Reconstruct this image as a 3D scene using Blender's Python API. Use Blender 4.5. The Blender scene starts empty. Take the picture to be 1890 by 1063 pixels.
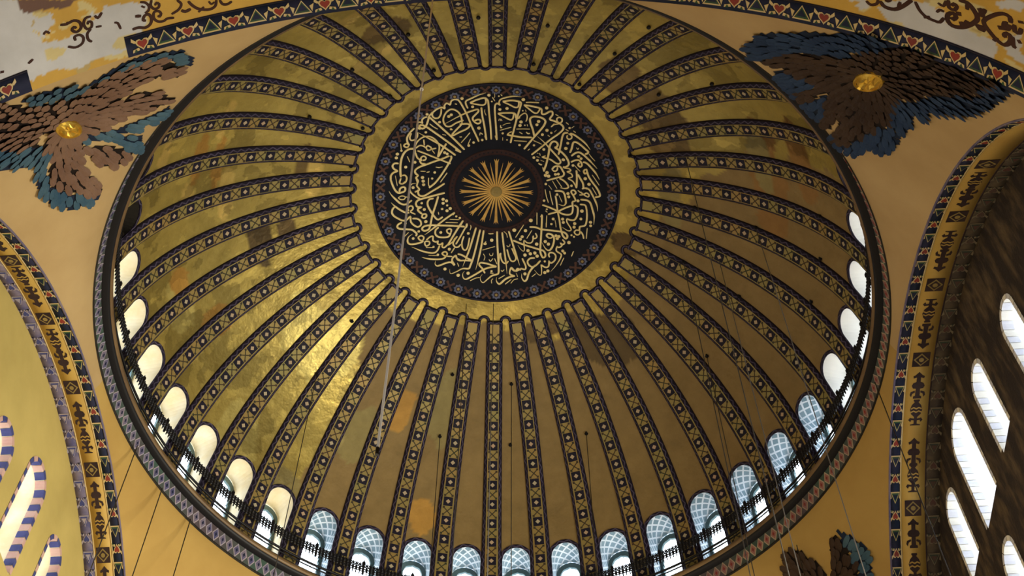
import bpy, math, random
import numpy as np
from mathutils import Vector, Matrix, noise
from mathutils.geometry import tessellate_polygon
random.seed(7)
scene = bpy.context.scene
COL = scene.collection

# ------------------------------------------------------------------ camera
def set_camera():
    el, az, roll = 1.0063, .0254, .0003
    fw = Vector((math.sin(az)*math.cos(el), math.cos(az)*math.cos(el), math.sin(el)))
    rt = Vector((math.cos(az), -math.sin(az), 0)); up = rt.cross(fw)
    r2 = rt*math.cos(roll)+up*math.sin(roll); u2 = up*math.cos(roll)-rt*math.sin(roll)
    cd = bpy.data.cameras.new('camera'); co = bpy.data.objects.new('camera', cd); COL.objects.link(co)
    co.matrix_world = Matrix(((r2.x, u2.x, -fw.x, 0), (r2.y, u2.y, -fw.y, -30.2574), (r2.z, u2.z, -fw.z, -42.3156), (0, 0, 0, 1)))
    cd.sensor_fit = 'HORIZONTAL'; cd.sensor_width = 36.0; cd.lens = 36.0*2420.19/1890
    cd.clip_start = .5; cd.clip_end = 400
    scene.camera = co
set_camera()
# ------------------------------------------------------------------ sky and light
world = bpy.data.worlds.new('sky'); scene.world = world; world.use_nodes = True
_bg = world.node_tree.nodes['Background']
_bg.inputs['Color'].default_value = (.80, .90, 1.0, 1); _bg.inputs['Strength'].default_value = 6.0
def area(name, loc, target, sx, sy, power, color, spread=180):
    l = bpy.data.lights.new(name, 'AREA'); l.shape = 'RECTANGLE'; l.size = sx; l.size_y = sy
    l.energy = power; l.color = color; l.spread = math.radians(spread)
    o = bpy.data.objects.new(name, l); COL.objects.link(o); o.location = loc
    o.rotation_euler = (Vector(target)-Vector(loc)).to_track_quat('-Z', 'Y').to_euler()
    return o
# daylight from the lower rows of nave windows on the sunny (right) side, and the lit chandeliers low in the nave
area('south_windows_daylight', (15.6, 0, -19), (-15, 11, -8), 14, 4, 4900, (1.0, .95, .74), 115)
area('chandelier_lamps', (-2, -4, -33), (0, 2, 10), 20, 20, 3800, (1.0, .86, .62))
area('west_windows_daylight', (0, -39, -22), (0, 10, 0), 18, 9, 800, (1.0, .95, .88))
scene.view_settings.view_transform = 'Standard'; scene.view_settings.look = 'None'
scene.view_settings.exposure = 0.0; scene.view_settings.gamma = 1.0
scene.view_settings.use_curve_mapping = False
# ------------------------------------------------------------------ surfaces
# ---- the building in metres: dome axis at the origin, cornice foot at z = 0 ----
R0 = 15.6
PSI = -.0830              # turn of the square bay against the view
DA, DB, DN = 1.03*R0, .9173*R0, 2.27     # dome profile (super-ellipse)
PHI0 = .0099                             # azimuth of the middle rib
_t = np.linspace(0, math.pi/2, 6001)
_r = DA*np.cos(_t)**(2/DN); _z = DB*np.sin(_t)**(2/DN)
_s = np.r_[0, np.cumsum(np.hypot(np.diff(_r), np.diff(_z)))]
S_TOP = float(_s[-1])
def prof(s): return np.interp(s, _s, _r), np.interp(s, _s, _z)
def s_of_r(r): return np.interp(-np.asarray(r, float), -_r, _s)
def s_of_z(z): return np.interp(z, _z, _s)
def pnorm(s):                            # inward normal (r, z) of the dome profile
    r1, z1 = prof(s-.05); r2, z2 = prof(np.minimum(s+.05, S_TOP)); r0, z0 = prof(s-.0)
    dr, dz = r2-r1, z2-z1; l = np.hypot(dr, dz)+1e-9
    return -dz/l, dr/l
AS, ZS, RS = 15.66, -16.90, 15.90    # side arches: plane, centre height, radius
AN, ZN, RN = 15.23, -17.20, 16.61        # near arch
SS2, SN2 = AS**2+RS**2, AN**2+RN**2
def _sph(z, z0, s2): return np.sqrt(np.maximum(s2-(z-z0)**2, 1.))
def _smooth(u): u = np.clip(u, 0, 1); return u*u*(3-2*u)
def _soft(z, z0, s2, zb=-2.4):           # sphere below, easing into the round foot of the cornice above
    r0 = math.sqrt(s2-(zb-z0)**2); m0 = -(zb-z0)/r0*-zb; m1 = -.15*-zb
    t = np.clip((z-zb)/-zb, 0, 1); h = (2*t**3-3*t*t+1)*r0+(t**3-2*t*t+t)*m0+(3*t*t-2*t**3)*R0+(t**3-t*t)*m1
    return np.where(z > zb, h, _sph(z, z0, s2))
def pend(u, z, near):
    """pendentive: u 0 at the side arch .. 1 at the near/far arch; returns quadrant angle from the side axis, radius"""
    z = np.asarray(z, float); a2, z2, s2, r2 = (AN, ZN, SN2, RN) if near else (AS, ZS, SS2, RS)
    def edge(zc, rad, r):                # angle of the arch edge at height z
        y = np.where(z > zc+rad, 0., np.sqrt(np.maximum(rad**2-(z-zc)**2, 0))); return np.arcsin(np.clip(y/r, 0, .999))
    r_a, r_b = _soft(z, ZS, SS2), _soft(z, z2, s2)
    al = edge(ZS, RS, r_a); be = math.pi/2-edge(z2, r2, r_b)
    an = al+(be-al)*u; w = _smooth(u)
    return an, r_a*(1-w)+r_b*w
# ------------------------------------------------------------------ measured outlines
CALLIGRAPHY = """
t 0.098 -.569,-5.472 -.933,-5.325 -1.262,-5.138 -1.498,-4.996 -1.502,-4.811 -1.414,-4.584
. 0.108 -1.32,-4.896 -.978,-5.068 -.648,-5.172 -.493,-5.046 -.454,-4.82 -.412,-4.282 -.342,-3.605 -.294,-2.873
. 0.098 -1.308,-4.882 -1.024,-4.812 -.739,-4.773 -.597,-4.846 -.576,-5.045 -.624,-5.172
. 0.113 -.785,-4.644 -.733,-4.163 -.63,-3.599 -.524,-2.84
. 0.072 -.605,-3.064 -.524,-2.84
. 0.108 -2.231,-4.777 -2.182,-5.004 -1.993,-5.1 -1.828,-5.013 -1.663,-4.699 -1.473,-4.272 -1.231,-3.594 -.986,-3.003 -.887,-2.745
t 0.108 -2.476,-3.752 -2.213,-3.911 -1.902,-4.105 -1.545,-4.301 -1.188,-4.457 -.962,-4.529 -.914,-4.416 -1.067,-4.217 -1.186,-4.046 -1.137,-3.877 -.968,-3.737 -.825,-3.795 -.826,-3.936 -.946,-3.963 -1.089,-3.905
. 0.103 -1.692,-3.82 -1.716,-4.075 -1.818,-4.317 -1.996,-4.489 -2.223,-4.53 -2.438,-4.341 -2.56,-4.032 -2.526,-3.748 -2.396,-3.589 -2.205,-3.6 -1.951,-3.78 -1.616,-3.919
. 0.108 -1.799,-3.704 -1.404,-3.716 -1.331,-3.589 -1.499,-3.42 -1.811,-3.252 -2.1,-3.085 -2.136,-3.156 -1.859,-3.506 -1.715,-3.675
. 0.067 -1.715,-4.071 -1.679,-3.901 -1.703,-3.703
d 0.142 -1.686,-5.139
d 0.142 -.437,-5.332
d 0.129 -1.189,-4.675
d 0.134 0.085,-4.549
d 0.142 0.417,-4.617
d 0.142 -.882,-3.483
. 0.034 -.191,-5.451 -.165,-5.252 -.199,-5.195
. 0.057 -.282,-5.221 -.161,-5.011
d 0.072 -.303,-4.987
d 0.072 0.024,-5.292
. 0.057 0.104,-5.402 0.177,-5.305
. 0.041 -.617,-4.533 -.628,-4.391 -.554,-4.208
. 0.077 -2.018,-4.844 -1.923,-4.815
. 0.041 0.049,-3.911 0.059,-4.01 0.12,-3.998 0.133,-3.913 0.143,-4.013 0.205,-3.916
. 0.062 0.138,-3.673 0.141,-3.532 0.213,-3.549
. 0.041 0.235,-3.662 0.401,-3.767 0.592,-3.802
. 0.046 0.108,-3.39 0.383,-3.484 0.646,-3.578
d 0.103 0.244,-3.225
. 0.057 -.842,-3.089 -.819,-3.23 -.722,-3.147
d 0.103 -.73,-2.837
. 0.046 0.249,-3 0.252,-2.831
d 0.072 0.458,-2.866
. 0.057 -1.305,-3.236 -1.521,-2.94 -1.726,-2.673
t 0.093 1.098,-5.287 0.767,-5.313 0.414,-5.242 0.11,-5.104 0.042,-4.917 0.093,-4.776
. 0.108 0.08,-4.79 -.028,-4.872 -.122,-4.827 -.154,-4.571 -.121,-4.062 -.075,-3.498 -.027,-2.851
. 0.072 -.109,-3.088 -.039,-2.851
. 0.113 0.207,-4.993 0.584,-5.064 0.893,-5.04 1.061,-4.957 1.022,-4.671 0.896,-4.098 0.77,-3.442 0.673,-2.959 0.631,-2.703
. 0.098 0.219,-4.979 0.543,-4.82 0.784,-4.688 0.926,-4.723 0.967,-4.924 0.929,-5.036
. 0.108 -.006,-4.32 0.316,-4.358 0.745,-4.361 0.845,-4.209 0.873,-4.069 1.043,-4.133
. 0.098 -.006,-4.314 0.321,-4.118 0.587,-3.986 0.705,-4.061 0.746,-4.318
. 0.072 0.934,-4.082 1.142,-4.319 1.283,-4.383 1.371,-4.246 1.366,-4.047 1.322,-3.931
. 0.113 1.197,-4.847 1.555,-4.796 1.914,-4.72 2.036,-4.629 2.057,-4.403 2.212,-4.4 2.396,-4.542 2.526,-4.559 2.558,-4.385 2.439,-4.133 2.633,-4.05 2.902,-3.931 3.077,-3.776 3.085,-3.606 2.906,-3.363 2.514,-2.99 2.05,-2.491 1.655,-2.097
. 0.093 1.209,-4.833 1.491,-4.594 1.687,-4.435 1.83,-4.43 1.931,-4.593 1.962,-4.709
. 0.093 2.769,-4.203 2.885,-4.271 3.007,-4.196 3.004,-4.025 2.876,-3.957 2.775,-4.076 2.769,-4.203
. 0.057 2.879,-3.9 2.69,-3.855 2.518,-3.699 2.664,-3.91
. 0.077 1.287,-4.994 1.594,-5.012 1.902,-5.018
d 0.16 1.164,-5.144
d 0.149 2.268,-4.746
d 0.149 1.095,-3.891
d 0.142 1.053,-3.691
d 0.149 1.92,-3.968
d 0.134 1.848,-3.779
d 0.149 2.335,-3.501
d 0.116 1.061,-2.605
d 0.108 1.753,-2.627
d 0.124 3.352,-2.865
d 0.103 2.545,-3.375
d 0.064 1.16,-4.518
. 0.052 1.277,-4.581 1.316,-4.47
d 0.064 1.281,-3.717
. 0.057 1.387,-3.765 1.415,-3.668
. 0.052 0.879,-3.485 1.239,-3.508 1.528,-3.513
. 0.062 1.028,-3.323 1.176,-3.231
. 0.077 1.353,-3.339 1.44,-3.259 1.536,-3.278
d 0.129 2.129,-3.245
. 0.036 2.686,-3.429 2.777,-3.55
. 0.046 2.382,-3.235 2.482,-3.158
. 0.057 3.207,-4.016 3.332,-3.915
d 0.103 3.39,-3.721
. 0.036 3.485,-3.731 3.598,-3.842
. 0.052 3.204,-3.632 3.352,-3.547
. 0.052 3.565,-3.583 3.689,-3.496
. 0.052 2.687,-4.424 2.833,-4.351
. 0.046 0.824,-2.834 1.115,-2.833 1.407,-2.82
. 0.046 1.72,-2.88 1.916,-2.807 2.114,-2.707
. 0.119 1.747,-3.135 1.661,-3.498 1.54,-3.859 1.52,-4.084 1.647,-4.211 1.862,-4.219 2.104,-4.151 2.242,-3.99 2.169,-3.73 1.966,-3.404 1.76,-3.108 1.53,-2.756 1.287,-2.391
. 0.113 0.446,-3.155 0.738,-3.096 1.151,-3.044 1.634,-3.055
. 0.067 0.458,-3.169 0.564,-3.272 0.683,-3.333
t 0.108 1.898,-3.128 2.148,-2.904 2.325,-2.719 2.504,-2.506 2.76,-2.215 2.966,-1.978 3.06,-1.788 2.979,-1.682 2.831,-1.712 2.655,-1.839 2.505,-1.927
. 0.119 2.276,-1.22 2.392,-1.707 2.468,-2.221 2.49,-2.561 2.541,-2.763 2.633,-2.884 2.777,-2.895 2.88,-2.762 2.839,-2.617 2.732,-2.566
. 0.119 2.744,-2.567 2.893,-2.48 3.12,-2.302 3.326,-2.066 3.449,-1.795 3.422,-1.623 3.28,-1.525 3.182,-1.539
. 0.077 2.218,-1.441 2.276,-1.22
. 0.113 3.327,-3.442 3.161,-3.411 3.075,-3.205 3.024,-2.775 2.962,-2.317 2.931,-2.201
. 0.088 3.353,-3.402 3.502,-3.303 3.51,-3.162 3.394,-3.093 3.294,-3.169 3.31,-3.312
e 0.113 3.434,-3.425 3.629,-3.36 3.828,-3.225 4.029,-3.078 4.232,-2.888 4.429,-2.614
. 0.052 0.793,-2.844 1.085,-2.829 1.4,-2.816
. 0.041 1.712,-2.904 1.91,-2.804 2.107,-2.718
d 0.103 1.055,-2.602
d 0.098 1.759,-2.625
. 0.052 1.465,-2.326 1.559,-2.416
. 0.041 1.908,-2.211 1.982,-2.187
. 0.052 2.029,-2.219 2.071,-2.08
d 0.124 1.771,-1.949
. 0.041 1.891,-2.012 2.039,-1.965
d 0.129 1.947,-1.805
. 0.036 2.093,-1.828 2.267,-1.755
. 0.088 2.002,-1.653 2.103,-1.575 2.176,-1.58
. 0.077 2.148,-2.001 2.327,-2.083
. 0.093 2.16,-2.001 2.308,-1.955 2.48,-1.925
d 0.129 2.228,-2.429
d 0.129 3.174,-1.939
. 0.119 3.479,-2.352 3.551,-2.6 3.606,-2.917 3.747,-2.961 3.947,-2.841 4.175,-2.64 4.34,-2.489 4.287,-2.384 4.192,-2.358
e 0.119 3.561,-2.176 3.71,-2.333 3.899,-2.415 4.098,-2.319 4.327,-2.119 4.584,-1.867 4.817,-1.615
. 0.113 3.555,-1.835 3.708,-1.936 3.899,-1.985 4.026,-1.885 4.084,-1.722 4.017,-1.615 3.903,-1.702 3.955,-1.849
e 0.119 4.122,-1.896 4.294,-1.86 4.551,-1.608 4.787,-1.328 4.963,-1.027
. 0.113 4.265,-1.517 4.187,-1.394 4.256,-1.261 4.348,-1.357 4.315,-1.494 4.265,-1.517
. 0.119 4.344,-1.413 4.433,-1.141 4.621,-.854 4.845,-.573 4.996,-.312 5.032,-.12 4.816,-.035
. 0.041 4.383,-2.381 4.54,-2.174 4.694,-2.024
. 0.046 4.597,-1.246 4.783,-.988 4.971,-.717
. 0.041 3.747,-1.657 3.877,-1.501 4.018,-1.375
d 0.155 3.274,-2.573
d 0.134 3.9,-2.189
d 0.124 4.027,-2.084
d 0.124 3.661,-1.662
d 0.155 4.283,-.996
d 0.155 4.483,-.71
d 0.155 2.436,-1.162
d 0.155 2.369,-1.002
d 0.155 2.518,-.97
d 0.134 2.845,-1.094
d 0.129 2.979,-1.119
d 0.116 3.646,-.532
d 0.116 3.343,-2.877
d 0.129 3.197,-1.929
. 0.052 3.764,-2.664 3.842,-2.574 3.885,-2.663
. 0.113 2.662,-1.348 2.777,-1.512 2.947,-1.554 3.071,-1.508 3.178,-1.32 3.259,-1.158 3.193,-1.011 2.999,-.937 2.733,-.831 2.43,-.711
. 0.093 2.675,-1.335 2.788,-1.259 2.908,-1.325 2.925,-1.496
e 0.108 3.051,-.885 3.278,-.764 3.46,-.556 3.492,-.418 3.347,-.348 3.099,-.368
. 0.082 3.194,-1.505 3.317,-1.473 3.489,-1.461 3.568,-1.356 3.4,-1.283 3.601,-1.19 3.658,-1.026 3.467,-.923 3.669,-.802 3.802,-.618 3.885,-.429
. 0.119 3.833,-1.412 3.871,-1.161 3.892,-.768 3.885,-.429
. 0.119 3.918,-1.195 4.053,-.955 4.189,-.717 4.229,-.44
. 0.093 4.156,-.417 4.374,-.485 4.5,-.416
. 0.046 2.714,-.717 2.953,-.314
. 0.046 2.906,-.817 3.197,-.391
d 0.116 2.4,-.525
. 0.031 2.526,-.478 2.709,-.238
e 0.119 2.848,-.173 3.157,-.185 3.311,-.072 3.401,0.257 3.411,0.481 3.292,0.604 3.04,0.528
. 0.103 2.897,0.09 2.96,0.408 3.03,0.88 3.139,1.375 3.224,1.87
. 0.113 2.272,0.642 2.626,0.758 3.032,0.922 3.237,1.044 3.514,1.088 3.71,1.013 3.774,0.782 3.749,0.532 3.727,0.338
. 0.113 2.578,1.141 3.009,0.966 3.373,0.737 3.713,0.564
. 0.103 3.727,0.338 3.849,0.297 3.869,0.21 3.759,-.003 3.653,-.161 3.672,-.262 3.794,-.288 3.875,-.156 3.782,-.034
. 0.113 3.835,0.523 3.989,0.619 4.025,0.839 3.99,1.123 3.875,1.331 3.676,1.352 3.499,1.3
e 0.082 3.499,1.3 3.533,1.506 3.722,1.793 3.728,1.918 3.579,1.947 3.295,1.78
e 0.119 4.115,0.183 4.461,0.199 4.617,0.347 4.736,0.696 4.828,1.019 4.84,1.463
e 0.113 4.326,-.46 4.499,-.425 4.662,-.164 4.827,0.152 4.943,0.444 4.984,0.719
. 0.088 4.052,-.063 4.247,-.113 4.389,-.214 4.517,-.117 4.475,0 4.323,-.066 4.195,-.163 4.092,-.236
. 0.062 3.966,-.306 4.17,-.16
. 0.108 4.104,0.451 4.352,0.465 4.438,0.678 4.481,1.009 4.474,1.344 4.411,1.575 4.216,1.654 4.155,1.689 4.152,1.884
. 0.093 4.152,1.884 4.002,1.874 3.907,1.996 4.014,2.122 4.162,2.077 4.19,1.88
. 0.098 4.23,1.931 4.339,2.111 4.386,2.299
. 0.057 2.375,-.223 2.451,0.138 2.565,0.495
. 0.057 2.601,-.155 2.693,0.261 2.794,0.605
. 0.041 3.069,0.062 3.234,0.413
d 0.124 2.968,0.014
d 0.116 2.35,0.398
. 0.057 2.518,1.201 2.518,1.845
d 0.129 2.839,1.373
. 0.036 2.928,1.421 3.006,1.778
d 0.108 2.762,1.659
. 0.062 4.53,1.699 4.51,2.283
. 0.062 2.446,0.954 2.537,1.031
d 0.088 2.505,0.865
d 0.144 3.496,-.089
d 0.139 3.541,0.089
d 0.139 4.001,0.266
d 0.165 4.222,0.802
d 0.139 3.301,1.338
d 0.139 3.346,1.518
d 0.149 3.905,1.528
d 0.144 3.887,1.725
d 0.144 4.673,1.361
d 0.129 4.689,1.553
d 0.129 4.195,1.239
d 0.093 3.778,2.176
d 0.093 3.906,2.245
. 0.046 4.639,-.555 4.882,-.165
. 0.119 1.689,1.897 1.979,1.894 2.286,1.985 2.816,2.015 3.22,2.035 3.449,2.083 3.581,2.236 3.513,2.396 3.356,2.259 3.255,1.963 3.194,1.717
. 0.119 2.282,1.201 2.285,1.622 2.283,2.042 2.27,2.6 2.261,3.072 2.295,3.318 2.404,3.516 2.521,3.452 2.515,3.287 2.403,3.144 2.07,3.057 1.454,2.887 0.889,2.677
. 0.129 2.231,1.316 2.281,1.172
e 0.113 0.66,2.169 0.812,2.652 0.95,3.092 1.117,3.582 1.257,4.014
e 0.088 1.99,2.215 2.072,2.391 2,2.507 1.873,2.487 1.895,2.374 1.866,2.654 1.755,2.772 1.577,2.755 1.447,2.651 1.44,2.846 1.474,3.149 1.413,3.235 1.256,3.105 1.137,2.917
e 0.119 2.63,2.406 2.551,2.329 2.597,2.214 2.774,2.227 2.906,2.355 2.927,2.576 2.852,2.914 2.707,3.106 2.526,3.024 2.337,2.706
. 0.088 2.631,2.434 2.782,2.421 2.854,2.332
e 0.098 3.339,2.455 3.459,2.609 3.376,2.728 3.247,2.657 3.328,2.788 3.181,2.912 3.103,2.864 3.062,3.089 3.271,3.234 3.324,3.311 3.234,3.594 3.02,3.969 2.826,4.231
e 0.103 2.746,3.474 2.69,3.342 2.762,3.225 2.941,3.237 3.048,3.393 3.006,3.616 2.859,3.766 2.757,3.747 2.728,3.668 2.713,3.942 2.588,4.034 2.407,3.967 2.341,3.918 2.363,4.161 2.359,4.433 2.218,4.443 2.006,4.214
. 0.113 2.01,3.572 1.782,3.6 1.646,3.773 1.716,3.961 1.898,4.058 2.099,3.935 2.295,3.689
e 0.124 2.074,3.951 1.903,4.113 1.727,4.418 1.644,4.726 1.524,4.843 1.388,4.678 1.371,4.444
. 0.108 1.373,3.624 1.565,4.052 1.519,4.218 1.338,4.174 1.289,4.258 1.159,4.183 1.06,4.324 0.93,4.275 0.85,4.142
. 0.062 1.396,1.787 1.011,2.504
. 0.057 1.809,2.072 1.57,2.533
. 0.052 2.498,1.607 2.508,1.858
. 0.057 2.027,1.077 2.05,1.749
. 0.036 2.974,1.569 2.997,1.818
. 0.057 3.456,3.435 3.296,3.86
. 0.062 3.92,3.028 3.831,3.312
. 0.052 2.089,4.399 1.889,4.583
. 0.046 0.42,2.191 0.55,2.327 0.605,2.521
. 0.036 1.088,4.431 1.17,4.59
d 0.18 0.937,2.102
d 0.155 1.494,2.104
d 0.144 1.339,2.447
d 0.134 1.255,2.591
d 0.16 2.074,2.808
d 0.155 2.499,2.638
d 0.155 2.656,2.765
d 0.139 3.016,2.276
d 0.139 3.161,2.305
d 0.139 3.085,2.429
d 0.155 1.654,3.189
d 0.155 1.774,3.353
d 0.16 1.508,3.437
d 0.155 2.001,3.297
d 0.16 2.121,3.454
d 0.16 3.673,2.587
d 0.139 3.385,3.072
d 0.129 3.484,3.177
d 0.149 2.534,4.31
d 0.149 2.684,4.211
d 0.149 1.538,4.448
d 0.103 2.513,3.713
e 0.119 0.083,2.203 0.096,2.6 0.128,3.155 0.182,3.871 0.206,4.417 0.132,4.528 -.124,4.615 -.352,4.808 -.554,4.986 -.685,4.893 -.714,4.704 -.614,4.541
e 0.113 0.335,2.243 0.431,3.008 0.522,3.641 0.582,4.023 0.632,4.485
. 0.098 0.286,3.372 0.291,3.593 0.399,3.865 0.58,3.941 0.679,3.8
. 0.098 0.6,3.168 0.726,3.606 0.833,3.794 0.986,3.787 1.059,3.619 0.949,3.348 0.841,3.103
. 0.062 0.235,3.402 0.21,3.98
. 0.103 1.33,4.181 1.078,4.33 0.947,4.254 0.842,4.15 0.77,4.344 0.787,4.506 1.034,4.604
e 0.124 0.982,4.606 0.803,4.641 0.549,4.786 0.322,5.009 0.22,5.039 0.1,4.88 0.109,4.691
e 0.119 0.097,4.12 -.21,4.168 -.516,4.268 -.82,4.461 -1.177,4.678 -1.457,4.81 -1.587,4.701 -1.602,4.512 -1.514,4.377
. 0.113 0.097,4.12 -.083,4.07 -.418,3.966 -.726,3.929 -.776,4.052 -.619,4.242 -.486,4.485
e 0.119 -.581,2.157 -.689,3.032 -.831,3.778 -.951,4.298
e 0.119 -.758,2.118 -.944,3.034 -1.088,3.669 -1.236,4.107 -1.311,4.243 -1.618,4.24 -1.872,4.372 -2.178,4.5 -2.255,4.417 -2.256,4.254
e 0.119 -.962,2.008 -1.248,3.09 -1.42,3.613 -1.606,4.132
. 0.113 -1.868,3.443 -1.625,3.529 -1.368,3.696 -1.086,3.834
. 0.103 -1.086,3.834 -1.495,3.805 -1.801,3.801 -1.929,3.662 -1.956,3.552 -2.108,3.658 -2.132,3.822 -2.003,4.043
d 0.155 -1.832,4.589
d 0.155 -1.333,4.488
d 0.16 -.174,2.69
d 0.129 -.488,2.89
. 0.052 -.635,3.239 -.331,3.138 -.002,3.034
. 0.046 -.581,3.446 -.501,3.61 -.549,3.803
. 0.046 -.275,3.414 -.247,3.523 -.12,3.521 -.097,3.382
. 0.062 -.294,3.745 -.216,3.839 -.091,3.686
. 0.057 -.014,3.684 0.107,3.983
. 0.077 -.294,2.351 -.092,2.325
. 0.036 0.567,2.306 0.598,2.528
. 0.046 0.582,2.947 0.635,3.028 0.735,2.969 0.733,2.885
d 0.103 -.154,4.371
. 0.062 -.23,4.468 -.049,4.478
. 0.062 0.332,4.305 0.385,4.371 0.486,4.272
. 0.062 0.214,4.769 0.518,4.57
. 0.057 -1.225,4.893 -.97,4.759 -.739,4.704
. 0.052 -.069,4.776 -.145,4.859 -.129,5.02
. 0.057 0.555,5.041 0.858,4.774
. 0.052 0.838,4.99 0.987,4.795 1.191,4.731
. 0.041 1.107,4.465 1.176,4.624
. 0.046 -1.876,3.936 -1.811,4.129
. 0.124 -4.609,1.61 -4.808,1.718 -4.835,1.853 -4.737,1.945 -4.441,1.996 -4.143,2.045 -3.97,2.181 -3.891,2.297 -3.947,2.395
. 0.113 -4.376,1.501 -4.201,1.319 -4.179,1.598 -4.032,1.802 -3.834,1.911 -3.684,1.795 -3.707,1.599 -3.855,1.466 -4.103,1.437
. 0.124 -2.83,0.265 -2.956,0.738 -3.133,1.347 -3.235,1.9 -3.336,2.09 -3.536,2.136 -3.636,2.02 -3.51,1.887 -3.21,1.846 -2.709,1.877 -2.001,1.92 -1.527,1.966
e 0.113 -2.022,1.178 -2.459,1.507 -2.885,1.858 -3.337,2.229 -3.513,2.358
. 0.119 -3.054,0.384 -3.252,0.419 -3.352,0.583 -3.329,0.808 -3.182,1.122 -2.984,1.436 -2.834,1.553 -2.609,1.406
. 0.119 -2.819,1.973 -2.97,2.134 -2.97,2.356 -2.819,2.5 -2.542,2.537 -2.315,2.487 -2.215,2.295
. 0.103 -2.215,2.295 -2.19,2.128 -2.291,2.07 -2.417,2.151 -2.366,2.292 -2.24,2.35
t 0.119 -4.096,2.27 -4.296,2.421 -4.349,2.664 -4.25,2.809 -4,2.826 -3.699,2.763 -3.573,2.688
. 0.103 -3.598,2.659 -3.547,2.496 -3.672,2.393 -3.823,2.48 -3.749,2.622 -3.598,2.686
. 0.098 -3.498,2.719 -3.297,2.729 -3.272,2.868 -3.424,2.971 -3.499,2.857 -3.498,2.719
. 0.103 -3.423,2.641 -3.246,2.483 -3.096,2.462 -3.096,2.683 -2.945,2.772 -2.844,2.721 -2.869,2.858 -2.743,2.918 -2.617,2.839 -2.642,3.032 -2.54,3.09 -2.364,2.929
e 0.108 -2.768,2.972 -2.869,3.216 -3.02,3.347 -3.298,3.334 -3.701,3.202 -4.001,3.045 -4.151,2.98
t 0.113 -3.652,3.559 -3.324,3.66 -2.944,3.706 -2.614,3.691 -2.462,3.587
. 0.103 -2.462,3.587 -2.387,3.425 -2.489,3.312 -2.641,3.389 -2.564,3.501 -2.412,3.561
. 0.088 -2.412,3.561 -2.132,3.582
t 0.113 -2.969,3.786 -2.994,3.948 -2.892,4.061 -2.689,4.015 -2.435,3.915 -2.181,3.895 -2.027,4.063
. 0.093 -2.156,3.869 -2.131,3.678 -1.955,3.517 -1.902,3.683 -1.718,3.795
. 0.119 -1.607,1.617 -1.869,2.062 -2.143,2.56 -2.369,2.97
. 0.103 -1.417,1.785 -1.466,1.981 -1.516,2.065 -1.739,2.51 -1.964,2.923
. 0.077 -1.992,2.562 -2.142,2.809 -2.344,2.971
. 0.103 -1.891,2.48 -2.067,2.755 -2.091,2.921 -1.989,3.075 -1.836,3.064 -1.711,2.927
. 0.098 -1.563,2.483 -1.661,2.844 -1.607,3.177 -1.454,3.233 -1.355,3.012 -1.283,2.568
. 0.077 -2.026,3.116 -2.19,3.388
. 0.052 -2.273,1.553 -1.796,1.574
. 0.057 -2.473,1.717 -1.87,1.741
d 0.103 -1.948,1.39
d 0.113 -1.772,1.476
. 0.052 -1.24,1.869 -1.214,1.981 -1.262,2.149
d 0.129 -1.349,2.331
d 0.134 -2.711,2.254
. 0.062 -.53,2.869 -.456,2.757
d 0.103 -.53,2.897
. 0.062 -.349,2.336 -.116,2.331
. 0.139 -2.123,1.304 -2.024,1.179
. 0.134 -1.645,1.673 -1.744,1.882
. 0.144 -1.417,1.785 -1.453,2.009
d 0.149 -2.595,0.439
d 0.144 -2.429,0.527
d 0.144 -2.596,0.655
d 0.149 -2.247,0.951
d 0.144 -2.404,1.074
d 0.139 -3.516,0.968
d 0.155 -3.446,1.635
d 0.113 -3.637,0.613
d 0.103 -2.397,0.78
d 0.113 -2.646,0.971
. 0.062 -2.833,1.134 -2.809,1.274
d 0.139 -4.044,-.264
d 0.144 -3.557,-.598
d 0.144 -3.535,-.4
d 0.103 -3.786,2.15
d 0.144 -2.287,3.18
d 0.149 -2.497,4.239
d 0.139 -1.817,4.582
d 0.119 -3.796,2.15
d 0.129 -4.073,2.519
. 0.052 -4.294,2.173 -4.52,2.403
. 0.041 -4.387,1.668 -4.488,1.827
. 0.052 -3.449,3.052 -3.071,3.07
d 0.103 -3.071,3.029
. 0.041 -3.324,3.469 -2.894,3.503
d 0.119 -2.856,3.463
. 0.046 -1.875,3.929 -1.809,4.094
t 0.119 -5.202,-.155 -5.086,0.079 -4.873,0.349 -4.681,0.56 -4.487,0.645 -4.314,0.587 -4.115,0.432
t 0.119 -5.119,0.481 -4.929,0.707 -4.688,0.922 -4.444,1.08 -4.247,1.107
. 0.103 -4.197,1.041 -4.072,0.91 -4.095,0.769 -4.218,0.747 -4.318,0.866 -4.271,1.008
. 0.088 -4.198,1.069 -3.952,1.21
. 0.119 -4.954,0.733 -5.054,0.863 -5.082,1.055 -4.988,1.23 -4.794,1.385 -4.574,1.514 -4.376,1.501
. 0.119 -5.113,-.792 -5.024,-.475 -4.91,-.185 -4.768,-.02 -4.622,-.022 -4.449,-.094 -4.422,-.26 -4.518,-.323 -4.666,-.25 -4.706,-.057
. 0.098 -4.68,-.7 -4.66,-.53 -4.514,-.519 -4.415,-.624
. 0.067 -4.773,0.246 -4.601,0.161 -4.431,0.229 -4.482,0.352 -4.653,0.353 -4.773,0.246
. 0.052 -4.431,0.229 -4.211,0.258
t 0.103 -3.906,-.495 -4.101,-.464 -4.202,-.302 -4.181,-.048 -3.989,0.188 -3.794,0.339 -3.696,0.358
. 0.124 -2.508,0.09 -2.954,0.205 -3.325,0.304 -3.647,0.388 -3.845,0.476 -3.921,0.639 -3.849,0.811 -3.651,0.836 -3.825,0.924 -3.802,1.037 -3.63,1.213
. 0.113 -3.63,1.241 -3.456,1.222 -3.407,1.336 -3.507,1.443 -3.631,1.381 -3.605,1.243
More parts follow.
